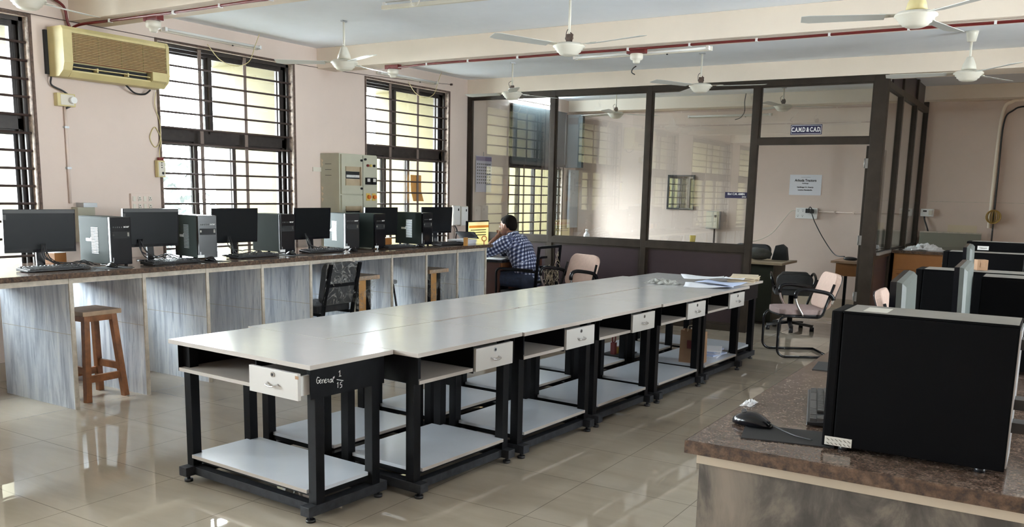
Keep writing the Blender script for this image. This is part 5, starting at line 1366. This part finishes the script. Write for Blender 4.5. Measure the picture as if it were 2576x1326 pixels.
# office desks and chairs
t = thing('steel_desk', 'dark green steel desk just inside the office door', 'desk', (0, 0, 0))
G().box(2.55, 4.02, 10.67, 11.38, .722, .75).build('desktop', 'desk_top', t, bevel=.004); G().box(2.62, 3.90, 10.75, 10.79, .02, .722).build('front_panel', 'green_desk', t); G().box(3.46, 3.90, 10.80, 11.30, .02, .722).build('pedestal', 'green_desk', t); G().box(2.62, 2.98, 10.80, 11.30, .02, .722).build('pedestal', 'green_desk', t)
o = G().ell((0, 0, .07), (.17, .12, .075)).ell((-.05, .03, .10), (.08, .07, .05)).build('cloth_bag', mat('dark_grey_cloth', (.06, .06, .055, 1), .9, var=.3), loc=(3.62, 11.05, .757)); tag(o, 'grey cloth bag lying on the green steel desk', 'bag')
sheets('file_stack', 'brown files under the grey bag on the green steel desk', 'files', (3.30, 10.88, .7505), .2, 5, .24, .32, 'wood_top', jit=.02, seed=9, th=.008)
o = G().prism([(-.10, 0), (.10, 0), (.075, .16), (.02, .20), (-.06, .18)], -.05, .05).build('black_bag', 'black_cloth', loc=(3.84, 11.25, .75), bevel=.012); tag(o, 'black bag standing at the right end of the green steel desk', 'bag')
def exec_chair(label, loc, rz, h, w_, grey=False):
    t = thing('office_chair', label, 'chair', loc, rz, 'black chairs inside the office')
    G().box(-w_ / 2, w_ / 2, -.25, .2, .42, .50).build('seat', 'black_cloth', t, bevel=.02, seg=3)
    G().prism(rounded(w_, h - .52, .08), -.04, .04, 0, Matrix.Translation((0, .24, .50)) @ Matrix.Rotation(-.12, 4, 'X')).build('backrest', 'black_cloth', t, bevel=.02, seg=3)
    if grey: G().prism(rounded(w_ * .8, .2, .05), -.004, .004, 0, Matrix.Translation((0, .195, .50)) @ Matrix.Rotation(-.12, 4, 'X')).build('back_patch', 'dark_grey', t)
    G().cyl((0, 0, .08), (0, 0, .42), .03).build('column', 'black_steel', t)
    for k in range(5): a = 2 * pi * k / 5 + .3; G().bar((0, 0, .09), (.27 * cos(a), .27 * sin(a), .06), .04, .03).cyl((.26 * cos(a), .26 * sin(a), 0), (.26 * cos(a), .26 * sin(a), .05), .024).build('base_spoke', 'black_plastic', t)
    for sx in (-1, 1): G().tube(spline([(sx * (w_ / 2 - .01), .15, .47), (sx * (w_ / 2 + .04), .16, .60), (sx * (w_ / 2 + .04), -.05, .66), (sx * (w_ / 2 + .02), -.16, .60), (sx * (w_ / 2 - .01), -.16, .47)], 6), .015, 8).build('armrest', 'gloss_black', t)
    return t
exec_chair('padded black high-backed chair behind the green steel desk', (3.25, 11.75, 0), radians(0), .92, .50)
exec_chair('low black chair between the office desks, behind the beige armchair', (4.33, 10.55, 0), radians(180 + 20), .70, .40, True).location = (4.22, 10.42, 0)
t = thing('wooden_desk', 'brown wooden desk at the back of the office behind the door', 'desk', (0, 0, 0))
G().box(4.36, 5.10, 11.70, 12.40, .722, .75).build('desktop', 'wood_top', t, bevel=.003); G().box(4.42, 4.68, 11.74, 12.36, .56, .722).build('drawer', 'brown_lam', t); G().box(4.74, 5.08, 11.74, 12.36, .02, .722).build('pedestal', 'brown_lam', t); G().box(4.69, 4.725, 11.73, 11.765, 0, .722).box(4.42, 4.455, 12.3, 12.335, 0, .56).build('leg', 'black_steel', t)
t = thing('monitor', 'black monitor seen edge-on on the brown desk behind the door', 'monitor', (4.90, 11.98, .75), radians(-80)); G().box(-.23, .23, 0, .03, .10, .42).build('casing', 'gloss_black', t, bevel=.004); G().box(-.02, .02, .03, .05, 0, .2).box(-.1, .1, -.06, .1, 0, .01).build('stand', 'gloss_black', t)
o = G().ell((0, 0, .02), (.09, .05, .025)).build('adapter', 'black_plastic', loc=(4.55, 11.95, .75)); tag(o, 'black adapter lying on the brown desk', 'adapter')
# side table with bottle seen through the second pane
t = thing('side_table', 'small table with odds and ends in the far left of the office', 'table', (0, 0, 0)); G().box(.35, 1.45, 11.7, 12.3, .76, .785).build('tabletop', 'wood_top', t, bevel=.003)
for x in (.40, 1.40):
    for y in (11.75, 12.25): G().box(x - .02, x + .02, y - .02, y + .02, 0, .76).build('leg', 'black_steel', t)
o = G().lathe([(0, 0), (.042, 0), (.045, .01), (.045, .13), (.038, .155), (.016, .175), (.016, .20), (.02, .202), (.02, .22), (0, .22)], n=20).build('water_bottle', 'film_white', loc=(.78, 11.85, .785)); tag(o, 'pale plastic water bottle on the small office table', 'bottle')
o = crumple('rag_heap', 'pile of small white things left of the bottle on the office table', 'clutter', (.60, 11.85, .785), (.14, .08, .04), 21, 'film_white', 9)
o = G().box(-.06, .06, -.005, .005, 0, .09).build('small_card', 'paper', loc=(.95, 11.82, .785), rz=.2); tag(o, 'small white card standing right of the bottle', 'card')
# tumbler on the partition rail
G().box(3.0, 3.4, 9.8655, 9.93, .965, .9849).build('sill_ledge', 'alu_brown', part)
o = G().lathe([(0, 0), (.030, 0), (.036, .085), (.033, .085), (.028, .006), (0, .006)], n=20).build('tumbler', 'yellow', loc=(3.17, 9.893, .985)); tag(o, 'yellow plastic tumbler on the partition rail inside the office', 'cup')

# ================================================================== FAR RIGHT CORNER
t = thing('storage_cabinet', 'orange-brown cabinet with a granite top beside the partition', 'cabinet', (5.22, 10.9, 0))
G().box(0, .62, 0, 1.3, .03, .93).build('carcass', 'brown_lam', t, bevel=.003); G().box(.01, .305, -.018, 0, .06, .74).build('door', 'brown_lam', t, bevel=.002); G().box(.315, .61, -.018, 0, .06, .74).build('door', 'brown_lam', t, bevel=.002); G().box(.01, .61, -.018, 0, .75, .915).build('drawer', 'brown_lam', t, bevel=.002); G().box(.05, .09, -.0195, -.018, .69, .705).build('printed_mark', 'wood', t)
g = G(); g.box(-.015, .65, -.03, 1.3, .934, .965, 0); g.box(-.015, .65, -.034, -.03, .932, .963, 1); g.build('granite_top', ['granite', 'granite_edge'], t)
crumple('plastic_bag', 'crumpled clear plastic bags lying on the granite-topped cabinet', 'plastic bag', (5.50, 11.15, .966), (.20, .14, .10), 31, 'film_white', 13)
t = thing('grey_panel', 'low grey panel leaning against the back wall behind the cabinet', 'panel', (5.60, YB - .14, 0)); G().box(-.36, .36, -.02, .02, .0, 1.12).build('panel_face', mat('grey_green_panel', (.23, .23, .19, 1), .6), t, bevel=.003); G().box(-.36, .36, -.03, .03, 1.12, 1.135).build('top_edge', 'cement', t)
o = G().box(5.55, 5.89, YB - .006, YB - .0005, 1.115, 1.225).build('wall_paper_strip', 'cream_paper'); tag(o, 'blank cream paper strip on the back wall above the grey panel', 'paper')
t = thing('power_socket', 'white socket box with a cord on the back wall beside the partition', 'socket', (5.29, YB, 1.375)); G().box(-.08, .08, -.045, -.001, -.05, .05).build('socket_box', 'white', t, bevel=.004); G().box(-.05, -.005, -.048, -.045, .01, .03).build('indicator', 'matte_black', t); G().box(.02, .06, -.06, -.045, -.03, .03).build('plug', 'off_white', t); G().tube(spline([(-.03, -.03, -.05), (-.02, -.04, -.1), (.02, -.05, -.2), (.05, -.08, -.30)], 6), .010, 8).build('cord', 'black_plastic', t)
t = thing('wall_conduit', 'cream conduit running down the back wall at the far right, black cable beside it', 'conduit', (0, 0, 0))
G().tube(spline([(7.6, YB - .02, 2.80), (6.35, YB - .02, 2.79), (6.13, YB - .02, 2.77), (6.05, YB - .02, 2.66), (6.03, YB - .02, 2.2), (6.03, YB - .02, 1.2)], 6), .022, 10).build('pipe', 'beam', t); G().tube(spline([(7.6, YB - .02, 2.73), (6.4, YB - .02, 2.72), (6.15, YB - .025, 2.66), (6.07, YB - .05, 2.5), (6.068, YB - .03, 1.9), (6.075, YB - .03, .9)], 6), .010, 8).build('cable', 'black_plastic', t)
g = G()
for k in range(9):
    a0 = pi * k / 9; g.tube([(.085 * cos(t_) * cos(a0), .03 * sin(a0) * 1 + .02 * cos(t_) * sin(a0), .085 * sin(t_)) for t_ in [2 * pi * i / 24 for i in range(24)]], .006, 6, closed=True)
o = g.build('cable_coil', 'straw', loc=(6.07, YB - .09, 1.345)); tag(o, 'yellow-brown coil of cable hung on the conduit at the far right', 'cable')
